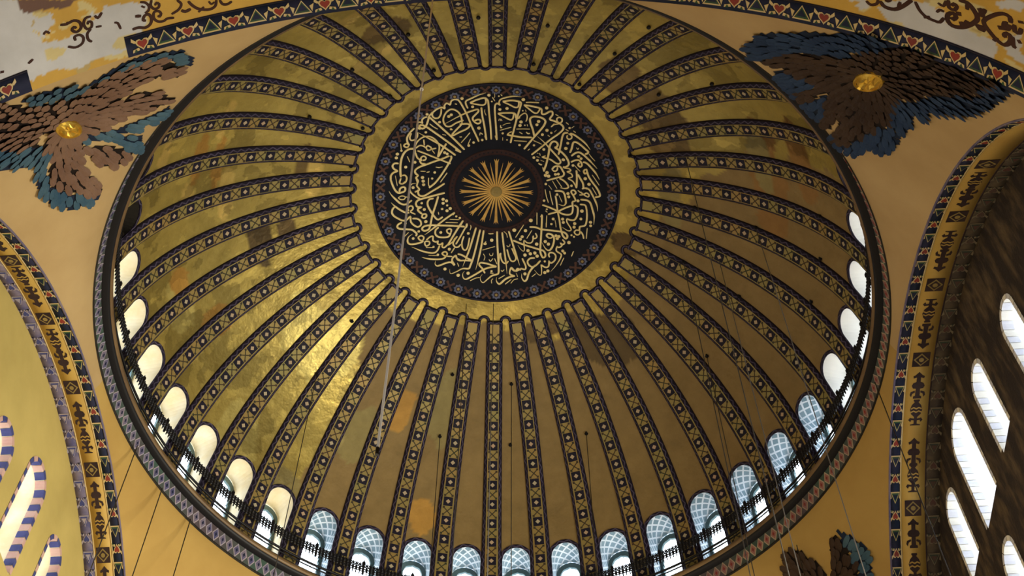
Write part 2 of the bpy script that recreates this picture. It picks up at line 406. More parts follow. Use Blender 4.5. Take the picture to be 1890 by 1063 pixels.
. 0.119 -2.519,-.43 -2.828,-.212 -3.2,0.029 -3.497,0.213 -3.694,0.218 -3.791,0.115 -3.813,-.139
. 0.103 -3.878,-.704 -3.832,-.533 -3.859,-.338 -3.739,-.135 -3.962,-.007
. 0.119 -2.234,-1.954 -2.186,-1.841 -2.333,-1.505 -2.579,-1.06 -2.95,-.507 -3.272,-.209
. 0.062 -3.291,-.771 -3.295,-.378 -3.222,-.227
. 0.119 -2.283,-1.955 -2.697,-1.766 -3.063,-1.636 -3.38,-1.507 -3.722,-1.381 -3.919,-1.223 -3.921,-1.054 -3.802,-.907 -3.901,-.8 -3.806,-.626 -3.832,-.487
. 0.103 -2.235,-1.518 -2.576,-1.679 -3.06,-1.917 -3.469,-2.13 -3.803,-2.288
. 0.108 -3.902,-2.18 -3.81,-1.893 -3.667,-1.773
. 0.113 -3.716,-1.747 -3.622,-1.574 -3.429,-1.537
. 0.098 -3.62,-1.714 -3.642,-1.885 -3.519,-1.978 -3.4,-1.874 -3.45,-1.763 -3.571,-1.74
. 0.093 -3.902,-2.18 -3.919,-2.492 -3.794,-2.796 -3.599,-2.984 -3.406,-3.06 -3.167,-3.036 -2.93,-2.844 -2.788,-2.586 -2.766,-2.359 -2.842,-1.911
. 0.124 -2.425,-2.634 -2.621,-2.299 -2.818,-1.91
. 0.093 -3.873,-2.433 -3.702,-2.565 -3.511,-2.528 -3.392,-2.409
. 0.088 -3.392,-2.438 -3.318,-2.547 -3.151,-2.428 -3.177,-2.316 -3.322,-2.294 -3.392,-2.438
. 0.088 -3.152,-2.343 -2.91,-2.392
. 0.057 -3.105,-2.285 -2.986,-2.098
. 0.088 -3.493,-2.894 -3.474,-2.582
t 0.119 -3.736,-3.288 -3.288,-2.97 -2.811,-2.643 -2.33,-2.265 -1.991,-1.979
. 0.119 -3.258,-4.179 -2.578,-3.434 -2.101,-2.916 -1.567,-2.292
. 0.124 -3.363,-3.602 -2.821,-3.129 -2.391,-2.752 -2.005,-2.408 -1.737,-2.138
. 0.124 -2.005,-2.295 -1.737,-2.147
. 0.119 -3.22,-4.196 -3.297,-3.859 -3.397,-3.608 -3.541,-3.501 -3.659,-3.564 -3.68,-3.679 -3.538,-3.7 -3.397,-3.608
. 0.108 -3.316,-4.158 -3.482,-4.094 -3.556,-3.956 -3.536,-3.785
. 0.098 -3.535,-3.813 -3.7,-3.878 -3.798,-3.713 -3.754,-3.541 -3.637,-3.478
. 0.113 -3.22,-4.196 -3.052,-4.388 -2.836,-4.58 -2.623,-4.658 -2.494,-4.584 -2.504,-4.741 -2.397,-4.886 -2.232,-4.777
. 0.103 -2.648,-4.574 -2.675,-4.291 -2.772,-4.095 -2.938,-4.058 -3.055,-4.161 -3.077,-4.304 -3.029,-4.359
. 0.113 -3.92,-3.55 -4.115,-3.335 -4.264,-3.061 -4.27,-2.826 -4.18,-2.603
. 0.103 -4.205,-2.566 -4.302,-2.501 -4.431,-2.581 -4.393,-2.677 -4.273,-2.711 -4.192,-2.607
. 0.093 -3.783,-3.315 -3.788,-3.089 -3.887,-2.924 -4.078,-2.879 -4.146,-3.025 -4.069,-3.275
. 0.129 -3.969,-2.41 -4.185,-2.395 -4.379,-2.266 -4.53,-1.994 -4.611,-1.605 -4.633,-1.184 -4.616,-.874
. 0.103 -4.617,-.818 -4.683,-.57 -4.563,-.505 -4.391,-.605 -4.338,-.826 -4.432,-.973 -4.554,-.954
. 0.119 -4.706,-1.641 -4.898,-1.656 -4.997,-1.524 -4.93,-1.349 -4.777,-1.224 -4.959,-1.154 -5.084,-.996 -5.102,-.745
d 0.149 -4.752,-2.167
d 0.144 -4.806,-1.959
d 0.139 -3.935,-1.66
d 0.139 -4.375,-1.419
d 0.149 -3.584,-.798
d 0.144 -3.55,-.591
d 0.139 -3.535,-.402
d 0.139 -2.513,-2.142
d 0.124 -2.392,-2.069
d 0.119 -2.995,-1.057
. 0.077 -3.386,-1.07 -3.239,-1.107
d 0.103 -3.12,-.723
. 0.052 -2.944,-1.35 -2.798,-1.318 -2.614,-1.356
. 0.046 -3.677,-1.154 -3.434,-1.129
. 0.062 -2.395,-1.014 -2.728,-.501
. 0.046 -4.879,-.979 -4.796,-.41
. 0.052 -4.582,-2.733 -4.557,-2.335
d 0.103 -4.557,-2.335
. 0.057 -4.29,-2.006 -4.176,-1.688
d 0.129 -3.313,-4.3
d 0.139 -2.308,-4.145
d 0.134 -2.189,-4.237
d 0.124 -2.739,-3.839
d 0.113 -3.39,-3.296
. 0.057 -3.204,-3.756 -3.04,-3.594 -2.827,-3.445
. 0.046 -2.615,-3.156 -2.447,-3.096
d 0.103 -2.205,-3.43
d 0.124 -1.362,-2.518
. 0.052 -1.279,-2.884 -1.399,-2.574
d 0.113 -1.133,-2.688
d 0.155 -.886,-3.493
d 0.113 -.722,-2.833
. 0.062 -1.811,-2.998 -1.69,-2.997
. 0.062 -2.195,-3.426 -2.123,-3.396
. 0.057 -.799,-3.226 -.701,-3.143
d 0.18 1.74,1.528
"""
SERAPH_A = ((13.11,-5.38),[('brown',[(14.96,-1.3),(15.19,-2.38),(15.08,-3.25),(14.53,-4.37),(14.25,-5.27),(14.21,-6.25),(13.58,-5.27),(13.14,-4.55),(12.79,-3.8),(12.78,-2.96),(13.42,-2.79),(13.84,-2.54),(14.48,-2.19)]),('brown',[(14.33,-6.48),(14.16,-7.33),(14.34,-8.4),(14.28,-9.19),(13.96,-10.1),(13.65,-10.83),(13.47,-11.89),(13.29,-12.73),(12.94,-13.5),(13.08,-12.38),(12.54,-10.27),(12.38,-8.94),(12.32,-7.51),(12.09,-6.36),(12.27,-5.88),(12.57,-5.62),(12.98,-5.93),(13.42,-5.96),(13.55,-5.5),(13.58,-5.27)]),('brown',[(12.78,-2.96),(12.79,-3.8),(12.8,-4.49),(12.62,-5.49),(12.27,-5.88),(11.74,-5.14),(11.12,-4.39),(10.95,-3.38),(10.61,-2.55),(10.25,-1.39),(10.15,-0.12),(11.17,-1.77),(11.84,-2.35),(12.36,-2.33)]),('brown',[(12.37,-2.15),(12.71,-2.88),(12.31,-2.73),(11.68,-2.1),(11.01,-1.02),(11.23,-0.36),(11.56,-1.2)]),('brown',[(13.21,-1.35),(13.21,-2.53),(12.92,-3.11),(12.84,-2.3),(12.47,-0.57)]),('blue',[(15.75,-1.58),(15.93,-2.37),(16.1,-3.42),(15.92,-3.94),(15.63,-4.7),(15.46,-5.63),(15.14,-6.09),(15.12,-6.87),(14.96,-7.81),(14.65,-8.46),(14.42,-8.95),(14.31,-8.25),(14.19,-7.38),(14.27,-6.38),(14.25,-5.27),(14.57,-4.41),(15.14,-3.33),(15.14,-2.19),(15.13,-0.6)]),('blue',[(14.33,-1.41),(14.28,-2.22),(13.89,-2.71),(13.35,-2.74),(13.21,-1.48),(12.66,-0.58),(13.17,-0.36)]),('blue',[(12.49,-0.77),(12.83,-2.93),(12.29,-2.06),(11.42,-0.89),(11.52,-0.33),(11.99,-0.16)]),('blue',[(10.41,-0.19),(11.08,-1.68),(10.26,-0.47),(10.2,-1.34),(10.57,-2.52),(10.95,-3.46),(11.11,-4.47),(10.4,-4.19),(9.97,-3.49),(9.86,-2.88),(10.29,-2.8),(9.86,-1.85),(9.73,-1.22),(9.9,-0.44)]),('blue',[(12.14,-5.65),(12.05,-6.41),(12.29,-7.56),(12.47,-10.18),(13.13,-12.55),(13.0,-13.4),(12.25,-11.19),(11.64,-9.1),(11.63,-7.76),(11.59,-6.76),(11.34,-6.16),(11.58,-5.98),(11.1,-5.51),(10.82,-4.77),(10.4,-4.19),(11.11,-4.47),(11.74,-5.14)])],[(13.04,-6.12),(12.93,-5.94),(12.83,-5.7),(12.77,-5.44),(12.73,-5.18),(12.74,-4.94),(12.78,-4.74),(12.86,-4.61),(12.96,-4.56),(13.08,-4.58),(13.2,-4.68),(13.31,-4.86),(13.4,-5.08),(13.46,-5.34),(13.48,-5.61),(13.47,-5.85),(13.43,-6.06),(13.36,-6.19),(13.27,-6.25),(13.16,-6.22)])
SERAPH_B = ((12.9,-5.16),[('brown',[(13.05,-4.54),(14.69,-5.69),(15.77,-5.09),(16.39,-4.06),(16.14,-2.73),(15.77,-2.51),(15.39,-3.55),(14.63,-3.82),(13.29,-3.84)]),('brown',[(12.87,-4.48),(13.89,-3.94),(14.69,-3.47),(14.87,-2.57),(14.58,-1.17),(14.25,-1.64),(13.61,-2.9),(12.71,-3.67)]),('brown',[(14.01,-10.28),(13.94,-9.53),(13.76,-7.69),(13.91,-6.79),(14.3,-5.81),(14.68,-5.79),(13.05,-4.54),(12.85,-5.78),(12.53,-6.43),(12.07,-5.86),(12.23,-7.84),(12.39,-8.61)]),('brown',[(12.07,-5.86),(12.58,-5.46),(12.49,-4.49),(12.31,-4.01),(11.26,-3.38),(10.01,-1.64),(9.74,-1.84),(10.0,-3.19),(10.47,-4.44),(11.4,-4.8)]),('brown',[(12.03,-3.77),(12.16,-2.59),(11.68,-0.98),(11.17,-1.13),(11.24,-2.6)]),('blue',[(14.04,-8.54),(14.61,-7.13),(14.57,-6.0),(15.71,-5.47),(16.38,-4.74),(16.88,-3.65),(16.76,-2.78),(16.41,-2.44),(16.41,-3.97),(15.77,-5.09),(14.73,-5.74),(14.19,-6.23),(13.84,-7.67)]),('blue',[(12.22,-8.47),(12.07,-5.86),(11.77,-5.15),(11.04,-4.87),(10.47,-4.44),(9.95,-3.16),(9.65,-1.43),(9.42,-1.79),(9.2,-2.83),(9.7,-3.97),(10.23,-4.69),(11.36,-5.56),(11.27,-7.72)]),('blue',[(12.5,-4.1),(12.85,-3.1),(14.15,-1.07),(13.51,-0.53),(12.67,-2.76),(12.22,-3.8)]),('blue',[(12.66,-2.86),(12.62,-1.3),(11.63,-0.39),(11.99,-1.55),(12.46,-2.81)])],[(12.91,-4.55),(12.8,-4.49),(12.69,-4.49),(12.61,-4.56),(12.55,-4.69),(12.53,-4.87),(12.55,-5.07),(12.6,-5.29),(12.69,-5.49),(12.79,-5.67),(12.9,-5.79),(13.01,-5.86),(13.11,-5.85),(13.19,-5.78),(13.24,-5.65),(13.26,-5.47),(13.24,-5.26),(13.2,-5.05),(13.12,-4.84),(13.02,-4.67)])
SERAPH_C = ((11.77,-3.86),[('brown',[(12.05,-1.18),(11.52,-0.95),(10.95,-1.48),(10.9,-1.89),(10.71,-2.36),(10.67,-2.77),(10.72,-3.1),(11.07,-3.49),(12.34,-2.56),(12.26,-1.87)]),('brown',[(9.72,-2.17),(9.17,-2.05),(9.16,-2.43),(9.23,-3.07),(9.29,-3.55),(9.58,-4.06),(9.92,-4.43),(10.97,-3.57),(10.46,-3.24),(10.01,-2.86)]),('blue',[(8.95,-1.93),(8.76,-2.32),(8.62,-2.65),(8.56,-3.03),(8.48,-3.37),(8.69,-3.8),(8.97,-4.15),(9.55,-4.76),(9.88,-4.47),(9.52,-3.96),(9.34,-3.43),(9.21,-3.05),(9.14,-2.45)])],[])
SCROLLS = [(0.099,[(-11.51,-16.72),(-11.34,-16.76),(-11.22,-16.66),(-11.22,-16.48),(-11.34,-16.4),(-11.43,-16.5),(-11.38,-16.57),(-11.32,-16.52)]),(0.099,[(-11.66,-16.76),(-11.51,-16.72),(-11.48,-16.78)]),(0.091,[(-10.93,-16.73),(-11.07,-16.72),(-11.14,-16.56),(-11.09,-16.39),(-10.98,-16.41),(-10.95,-16.55),(-11.02,-16.6),(-11.05,-16.52)]),(0.091,[(-11.0,-16.36),(-11.11,-16.25),(-11.12,-16.07),(-11.05,-15.97)]),(0.091,[(-11.61,-16.06),(-11.45,-15.96),(-11.28,-16.01),(-11.22,-16.17),(-11.29,-16.29),(-11.41,-16.28),(-11.41,-16.16)]),(0.099,[(-10.84,-16.72),(-10.78,-16.62),(-10.66,-16.75)]),(0.084,[(-10.88,-16.37),(-10.74,-16.35)]),(0.084,[(-10.42,-16.34),(-10.34,-16.29),(-10.3,-16.09)]),(0.084,[(-12.06,-16.64),(-12.0,-16.71),(-11.93,-16.62)]),(0.099,[(-12.53,-15.97),(-12.41,-16.05)]),(0.114,[(-13.11,-16.03),(-13.04,-16.01)]),(0.108,[(-10.02,-15.97),(-9.86,-15.98),(-9.68,-15.92),(-9.54,-15.99),(-9.48,-16.15),(-9.53,-16.3),(-9.64,-16.29),(-9.7,-16.17),(-9.63,-16.13)]),(0.097,[(-8.89,-15.99),(-9.07,-16.02),(-9.19,-15.97),(-9.34,-16.01),(-9.42,-16.15),(-9.38,-16.32),(-9.26,-16.32),(-9.21,-16.22),(-9.26,-16.14),(-9.3,-16.19)]),(0.097,[(-8.94,-16.12),(-8.73,-16.21),(-8.63,-16.36),(-8.72,-16.52)]),(0.097,[(-9.38,-16.71),(-9.43,-16.55),(-9.36,-16.42),(-9.24,-16.43),(-9.21,-16.53),(-9.27,-16.59),(-9.32,-16.52)]),(0.092,[(-9.68,-16.74),(-9.55,-16.68),(-9.48,-16.55),(-9.52,-16.41),(-9.62,-16.37)]),(0.097,[(-9.67,-16.61),(-9.59,-16.54)]),(0.124,[(-9.88,-16.35),(-9.73,-16.31)]),(0.124,[(-8.66,-16.17),(-8.56,-16.1),(-8.4,-16.14)]),(0.108,[(-8.43,-16.4),(-8.34,-16.24),(-8.18,-16.08),(-7.91,-15.99),(-7.72,-16.05),(-7.65,-16.24)]),(0.092,[(-8.21,-15.98),(-8.03,-16.11)]),(0.081,[(-7.87,-16.25),(-7.81,-16.14),(-7.72,-16.19)]),(0.103,[(-7.56,-16.22),(-7.5,-16.07),(-7.37,-16.03),(-7.22,-16.09)]),(0.097,[(12.0,-16.27),(12.11,-16.19),(12.24,-16.26),(12.27,-16.39)]),(0.126,[(12.31,-16.37),(12.43,-16.24),(12.64,-16.24),(12.8,-16.38),(12.94,-16.58),(12.98,-16.65)]),(0.111,[(12.72,-16.32),(12.75,-16.5)]),(0.089,[(12.42,-16.44),(12.48,-16.42),(12.56,-16.49)]),(0.097,[(13.06,-16.63),(13.17,-16.42),(13.32,-16.29),(13.48,-16.26),(13.59,-16.27),(13.66,-16.43)]),(0.104,[(13.27,-16.26),(13.39,-16.33)]),(0.089,[(13.51,-16.79),(13.62,-16.75),(13.66,-16.92)]),(0.089,[(13.51,-16.52),(13.56,-16.61),(13.65,-16.6)]),(0.104,[(13.7,-16.96),(13.73,-16.76),(13.83,-16.74),(13.87,-16.86),(13.81,-16.91),(13.78,-16.83)]),(0.126,[(13.89,-17.05),(14.05,-17.05),(14.18,-16.91),(14.26,-16.72),(14.16,-16.5),(14.0,-16.33),(13.83,-16.29),(13.73,-16.4),(13.73,-16.57),(13.82,-16.64),(13.88,-16.56),(13.83,-16.47),(13.8,-16.52)]),(0.111,[(14.05,-17.05),(14.06,-16.87)]),(0.134,[(13.97,-16.48),(14.05,-16.38),(14.09,-16.57)]),(0.149,[(14.32,-17.04),(14.32,-16.89),(14.32,-16.81)]),(0.111,[(14.25,-17.01),(14.33,-16.92),(14.37,-17.05)]),(0.193,[(14.27,-16.48),(14.35,-16.53),(14.35,-16.43)]),(0.171,[(13.87,-16.67),(13.97,-16.69)]),(0.111,[(14.8,-16.95),(14.77,-17.09),(14.66,-17.11),(14.53,-16.99),(14.39,-16.78),(14.38,-16.66),(14.5,-16.49),(14.62,-16.36),(14.75,-16.3),(14.83,-16.43),(14.83,-16.59),(14.77,-16.64),(14.73,-16.56),(14.76,-16.51)]),(0.111,[(14.58,-16.3),(14.63,-16.42)]),(0.111,[(14.79,-16.89),(14.77,-16.75),(14.71,-16.76),(14.71,-16.89),(14.76,-16.9)]),(0.163,[(14.62,-16.7),(14.71,-16.74)]),(0.104,[(14.86,-16.94),(14.88,-16.77),(14.95,-16.78),(14.97,-16.92)]),(0.104,[(14.86,-16.61),(14.89,-16.39),(14.94,-16.35)]),(0.104,[(14.95,-16.59),(14.99,-16.52)]),(0.104,[(14.91,-17.06),(14.99,-17.09)])]
PLASTER = [[(-12.74,-18.02),(-12.26,-17.79),(-12.22,-17.11),(-12.17,-16.42),(-11.64,-16.26),(-11.06,-16.61),(-10.59,-16.95),(-9.1,-16.63),(-9.57,-16.43),(-9.77,-15.97),(-9.98,-15.33),(-10.17,-15.49),(-11.67,-15.41),(-12.54,-15.42),(-12.84,-15.68),(-13.48,-15.82),(-13.3,-17.35)],[(-12.23,-17.37),(-12.14,-16.58),(-11.88,-16.63),(-11.72,-17.14)],[(11.61,-16.18),(11.78,-16.03),(12.03,-16.06),(12.04,-16.31)],[(12.27,-16.14),(12.67,-15.72),(13.25,-15.8),(13.75,-15.65),(14.2,-15.75),(14.78,-15.6),(14.58,-16.38),(14.25,-16.33),(13.75,-16.29),(13.67,-16.64),(13.06,-16.68),(12.49,-16.47)],[(14.78,-16.14),(15.09,-16.0),(15.02,-16.84),(14.88,-16.44)],[(14.45,-17.35),(14.94,-17.67),(14.98,-17.26),(14.64,-17.18)]]
BROWNED = [[(-12.3,-17.81),(-12.38,-17.49),(-12.17,-17.36),(-11.81,-17.33),(-11.34,-17.17),(-11.04,-17.23),(-11.0,-17.27)]]
HOOKS = [(14.04,-2.82,7.49),(14.36,-0.72,7.38),(14.29,1.54,7.4),(11.66,3.19,10.31),(9.39,-0.51,12.26),(3.68,-6.22,13.23),(5.24,-4.9,13.25),(1.56,-7.16,13.2),(6.26,-2.58,13.39),(-6.5,-7.14,12.12),(-4.94,-5.43,13.19),(-6.26,-3.78,13.2),(-6.9,-1.75,13.27),(-2.94,-6.76,13.18),(-3.99,-8.87,12.07),(-8.51,-4.84,12.04),(-0.94,-9.73,12.04),(2.08,-9.41,12.13),(5.08,-8.19,12.13),(7.19,-6.27,12.18),(9.22,-7.59,10.45),(6.29,-10.06,10.52),(-2.04,9.45,12.11),(-2.6,11.95,10.18),(0.99,9.87,11.96),(1.0,12.32,10.06),(-7.06,6.36,12.2),(12.0,-0.55,10.39),(9.15,2.47,12.21),(4.83,11.43,10.0),(10.45,6.54,10.09),(-8.69,8.32,10.37)]
CABLES = [(12.0,-0.55,10.39),(10.68,1.77,11.36),(-0.02,5.97,13.62),(0.99,9.87,11.96),(-2.6,11.95,10.18),(4.83,11.43,10.0),(10.45,6.54,10.09),(9.15,2.47,12.21),(8.74,-3.05,12.34),(-1.39,5.98,13.58),(-8.69,8.32,10.37)]
BRIGHT_CABLE = ((-2.19, -15.46, -0.61), (-1.99, -15.46, -24.35))
LOW_CABLES = [(15.35,0.7,0.37),(-14.63,4.71,0.33),(-13.79,6.77,0.07),(-12.79,8.51,0.1),(13.1,8.5,-0.79)]
DOME_PATCHES = [(-13.57,-2.3,8.37,1.4,0.62,0.62,0.43,0.12),(-12.28,-1.62,10.03,1.78,0.51,0.62,0.43,0.12),(-13.9,-5.14,6.53,1.61,0.49,0.62,0.43,0.12),(-6.47,-9.95,10.52,1.5,0.55,0.62,0.43,0.12),(-5.31,-7.82,12.23,1.48,0.47,0.62,0.43,0.12),(-11.62,-6.02,9.26,1.24,0.33,0.62,0.43,0.12),(-8.59,-1.33,12.62,1.6,0.59,0.62,0.43,0.12),(-11.09,1.25,11.11,1.56,0.83,0.13,0.085,0.035),(-9.92,1.24,11.91,1.11,0.56,0.13,0.085,0.035),(-12.93,4.11,8.65,0.81,1.13,0.5,0.27,0.06),(-4.6,10.83,10.61,0.84,1.42,0.5,0.27,0.06),(-3.45,14.26,6.83,0.93,1.15,0.5,0.27,0.06),(-12.96,-4.1,8.61,1.94,0.43,0.5,0.27,0.06),(-12.39,-3.38,9.55,1.53,0.3,0.5,0.27,0.06),(-8.99,-2.33,12.32,1.6,0.3,0.2,0.13,0.045),(-5.22,-9.07,11.61,1.46,1.06,0.2,0.13,0.045),(6.93,-5.36,12.59,5.67,1.55,0.2,0.13,0.045),(12.18,-3.35,9.77,4.54,1.16,0.3,0.16,0.05),(13.06,-5.08,8.0,2.66,0.75,0.3,0.16,0.05),(6.02,7.32,12.22,1.97,1.66,0.13,0.085,0.035),(2.75,7.16,13.07,2.5,0.74,0.13,0.085,0.035),(6.3,2.3,13.41,0.71,1.16,0.13,0.085,0.035),(8.33,-1.11,12.76,2.51,0.73,0.3,0.235,0.09),(11.59,-4.43,10.0,2.39,0.67,0.3,0.235,0.09),(-7.83,7.43,11.38,1.68,2.44,0.55,0.43,0.13),(-9.33,6.01,11.15,1.98,1.62,0.55,0.43,0.13),(-12.13,8.82,6.11,1.86,1.83,0.55,0.43,0.13),(-14.22,2.37,7.32,1.99,1.0,0.55,0.43,0.13),(-6.68,11.23,9.29,1.13,1.63,0.3,0.235,0.09),(-2.42,10.84,11.15,1.11,2.75,0.3,0.235,0.09),(-9.93,11.56,5.48,1.18,1.1,0.3,0.235,0.09),(-14.18,1.41,7.62,1.02,0.76,0.5,0.27,0.06)]  # mosaic and stain patches; the bright yellow ones are painted glints
PAINTED_ZONE = [(-46.4,15.95),(-35.3,11.92),(-33.0,9.73),(-39.1,6.46),(-36.2,4.39),(-19.1,3.2),(63.1,0.0),(81.7,0.0),(110.4,2.5),(112.1,7.62),(111.1,12.12),(102.7,13.87),(86.6,16.3),(74.3,17.29),(40.9,15.47),(-2.3,17.15)]
# ------------------------------------------------------------------ helpers
CP, SP = math.cos(PSI), math.sin(PSI)
def W(p): return (CP*p[0]-SP*p[1], SP*p[0]+CP*p[1], p[2])      # bay frame -> world
def link(o, parent=None):
    COL.objects.link(o)
    if parent is not None: o.parent = parent
    return o
def mesh(name, vs, fs, mats, parent=None, smooth=False, mi=None, uvs=None):
    me = bpy.data.meshes.new(name); me.from_pydata([tuple(map(float, v)) for v in vs], [], fs)
    for m in (mats if isinstance(mats, (list, tuple)) else [mats]): me.materials.append(m)
    if mi is not None: me.polygons.foreach_set('material_index', mi)
    if smooth: me.polygons.foreach_set('use_smooth', [True]*len(me.polygons))
    if uvs is not None:
        l = me.uv_layers.new(name='uv'); idx = [0]*len(me.loops); me.loops.foreach_get('vertex_index', idx)
        l.data.foreach_set('uv', [c for i in idx for c in uvs[i]])
    me.update()
    return link(bpy.data.objects.new(name, me), parent)
def empty(name, loc=(0, 0, 0)):
    o = bpy.data.objects.new(name, None); o.location = loc; o.empty_display_size = .3; return link(o)
def tag(o, label, cat, group=None, kind=None):
    o['label'] = label; o['category'] = cat
    if group: o['group'] = group
    if kind: o['kind'] = kind
    return o
def dup(o, parent, rz=None, mat=None):
    c = o.copy(); COL.objects.link(c); c.parent = parent
    if rz is not None: c.rotation_euler = (0, 0, rz)
    if mat is not None: c.matrix_world = mat
    return c
ORD = 'first second third fourth fifth sixth seventh eighth ninth tenth eleventh twelfth thirteenth fourteenth fifteenth sixteenth seventeenth eighteenth nineteenth twentieth'.split()
ORD += ['twenty-'+w for w in ORD[:9]]+['thirtieth']
def grid(nu, nv, f, closed=False):
    vs = [f(i, j) for j in range(nv) for i in range(nu)]
    fs = []
    for j in range(nv-1):
        for i in range(nu if closed else nu-1):
            i2 = (i+1) % nu
            fs.append((j*nu+i, j*nu+i2, (j+1)*nu+i2, (j+1)*nu+i))
    return vs, fs
def catmull(P, step=.12):
    P = [np.array(p, float) for p in P]
    if len(P) < 3:
        n = max(2, int(np.linalg.norm(P[-1]-P[0])/step)+1); return [P[0]+(P[-1]-P[0])*t for t in np.linspace(0, 1, n)]
    Q = [2*P[0]-P[1]]+P+[2*P[-1]-P[-2]]; out = []
    for i in range(1, len(Q)-2):
        a, b, c, d = Q[i-1:i+3]; n = max(2, int(np.linalg.norm(c-b)/step)+1)
        for t in np.linspace(0, 1, n, endpoint=False):
            out.append(.5*((2*b)+(c-a)*t+(2*a-5*b+4*c-d)*t*t+(3*b-a-3*c+d)*t**3))
    out.append(P[-1]); return out
def ribbon(name, pts, w, f, h, mat, parent, mode='.', off=.0):
    """a flat raised stroke: pts in a surface's own 2D, f(x, y, offset) -> 3D"""
    C = catmull(pts, max(.06, w*.7)); n = len(C); vs = []; fs = []
    for i, p in enumerate(C):
        d = C[min(i+1, n-1)]-C[max(i-1, 0)]; l = np.hypot(*d)+1e-9; nx, ny = -d[1]/l, d[0]/l
        t = i/(n-1); k = 1.0
        if mode == 't': k = min(1, .12+2.6*t)
        if mode == 'e': k = min(1, .12+2.6*(1-t))
        if i in (0, n-1) and k > .5: k *= .75
        q = w/2*k
        for a, hh in ((-1, 0), (-.72, h), (.72, h), (1, 0)): vs.append(f(p[0]+nx*q*a, p[1]+ny*q*a, off+hh))
        if i:
            b = 4*i
            for j in range(3): fs.append((b-4+j, b-3+j, b+1+j, b+j))
    fs += [(0, 1, 2, 3), (4*n-1, 4*n-2, 4*n-3, 4*n-4)]
    return mesh(name, vs, fs, mat, parent)
def in_poly(x, y, P):
    r = False; j = len(P)-1
    for i in range(len(P)):
        if (P[i][1] > y) != (P[j][1] > y) and x < (P[j][0]-P[i][0])*(y-P[i][1])/(P[j][1]-P[i][1]+1e-12)+P[i][0]: r = not r
        j = i
    return r
def lathe(name, prof_pts, mat, parent=None, n=240, smooth=True, uv=False):
    m = len(prof_pts)
    vs, fs = grid(n, m, lambda i, j: (prof_pts[j][0]*math.sin(2*math.pi*i/n), prof_pts[j][0]*math.cos(2*math.pi*i/n), prof_pts[j][1]), True)
    return mesh(name, vs, fs, mat, parent, smooth)
def tube(name, a, b, rad, mat, parent=None, n=6):
    a, b = Vector(a), Vector(b); q = (b-a).to_track_quat('Z', 'Y'); vs = []
    for p in (a, b):
        for i in range(n): vs.append(p+q @ Vector((rad*math.cos(2*math.pi*i/n), rad*math.sin(2*math.pi*i/n), 0)))
    fs = [(i, (i+1) % n, n+(i+1) % n, n+i) for i in range(n)]+[tuple(range(n))[::-1], tuple(range(n, 2*n))]
    return mesh(name, vs, fs, mat, parent, True)
class MB:                                                        # collects simple solids into one mesh
    def __init__(s): s.v = []; s.f = []; s.m = []
    def add(s, v, f, m=0): b = len(s.v); s.v += list(v); s.f += [tuple(i+b for i in q) for q in f]; s.m += [m]*len(f)
    def bar(s, a, b, r, n=5, m=0, r2=None):
        a, b = Vector(a), Vector(b); q = (b-a).to_track_quat('Z', 'Y'); v = []
        for p, rr in ((a, r), (b, r if r2 is None else r2)):
            v += [p+q @ Vector((rr*math.cos(2*math.pi*i/n), rr*math.sin(2*math.pi*i/n), 0)) for i in range(n)]
        s.add(v, [(i, (i+1) % n, n+(i+1) % n, n+i) for i in range(n)]+[tuple(range(n))[::-1], tuple(range(n, 2*n))], m)
    def prism(s, pts, f, h, m=0, base=0.0):                      # polygon pts raised by h over a surface
        n = len(pts); v = [f(x, y, base) for x, y in pts]+[f(x, y, base+h) for x, y in pts]
        s.add(v, [(i, (i+1) % n, n+(i+1) % n, n+i) for i in range(n)]+[tuple(range(n, 2*n))], m)
    def build(s, name, mats, parent=None, smooth=False): return mesh(name, s.v, s.f, mats, parent, smooth, s.m)
# ------------------------------------------------------------------ materials
def new_mat(name):
    m = bpy.data.materials.new(name); m.use_nodes = True; nt = m.node_tree
    return m, nt, nt.nodes['Principled BSDF']
def mixcol(nt, fac, a, b):
    n = nt.nodes.new('ShaderNodeMix'); n.data_type = 'RGBA'
    for sock, v in ((n.inputs[0], fac), (n.inputs[6], a), (n.inputs[7], b)):
        if hasattr(v, 'is_linked') or isinstance(v, bpy.types.NodeSocket): nt.links.new(v, sock)
        elif isinstance(v, (int, float)): sock.default_value = v
        else: sock.default_value = (*v, 1)
    return n.outputs[2]
def noise_tex(nt, scale, detail=5, stretch=None, rough=.6):
    tc = nt.nodes.new('ShaderNodeNewGeometry'); n = nt.nodes.new('ShaderNodeTexNoise')
    n.inputs['Scale'].default_value = scale; n.inputs['Detail'].default_value = detail; n.inputs['Roughness'].default_value = rough
    if stretch:
        mp = nt.nodes.new('ShaderNodeMapping'); mp.inputs['Scale'].default_value = stretch
        nt.links.new(tc.outputs['Position'], mp.inputs['Vector']); nt.links.new(mp.outputs[0], n.inputs['Vector'])
    else: nt.links.new(tc.outputs['Position'], n.inputs['Vector'])
    return n.outputs['Fac']
def ramp(nt, fac, lo, hi):
    r = nt.nodes.new('ShaderNodeMapRange'); r.inputs['From Min'].default_value = lo; r.inputs['From Max'].default_value = hi
    nt.links.new(fac, r.inputs['Value']); return r.outputs[0]
def bump(nt, b, fac, strength, dist=.05):
    n = nt.nodes.new('ShaderNodeBump'); n.inputs['Strength'].default_value = strength; n.inputs['Distance'].default_value = dist
    nt.links.new(fac, n.inputs['Height']); nt.links.new(n.outputs[0], b.inputs['Normal'])
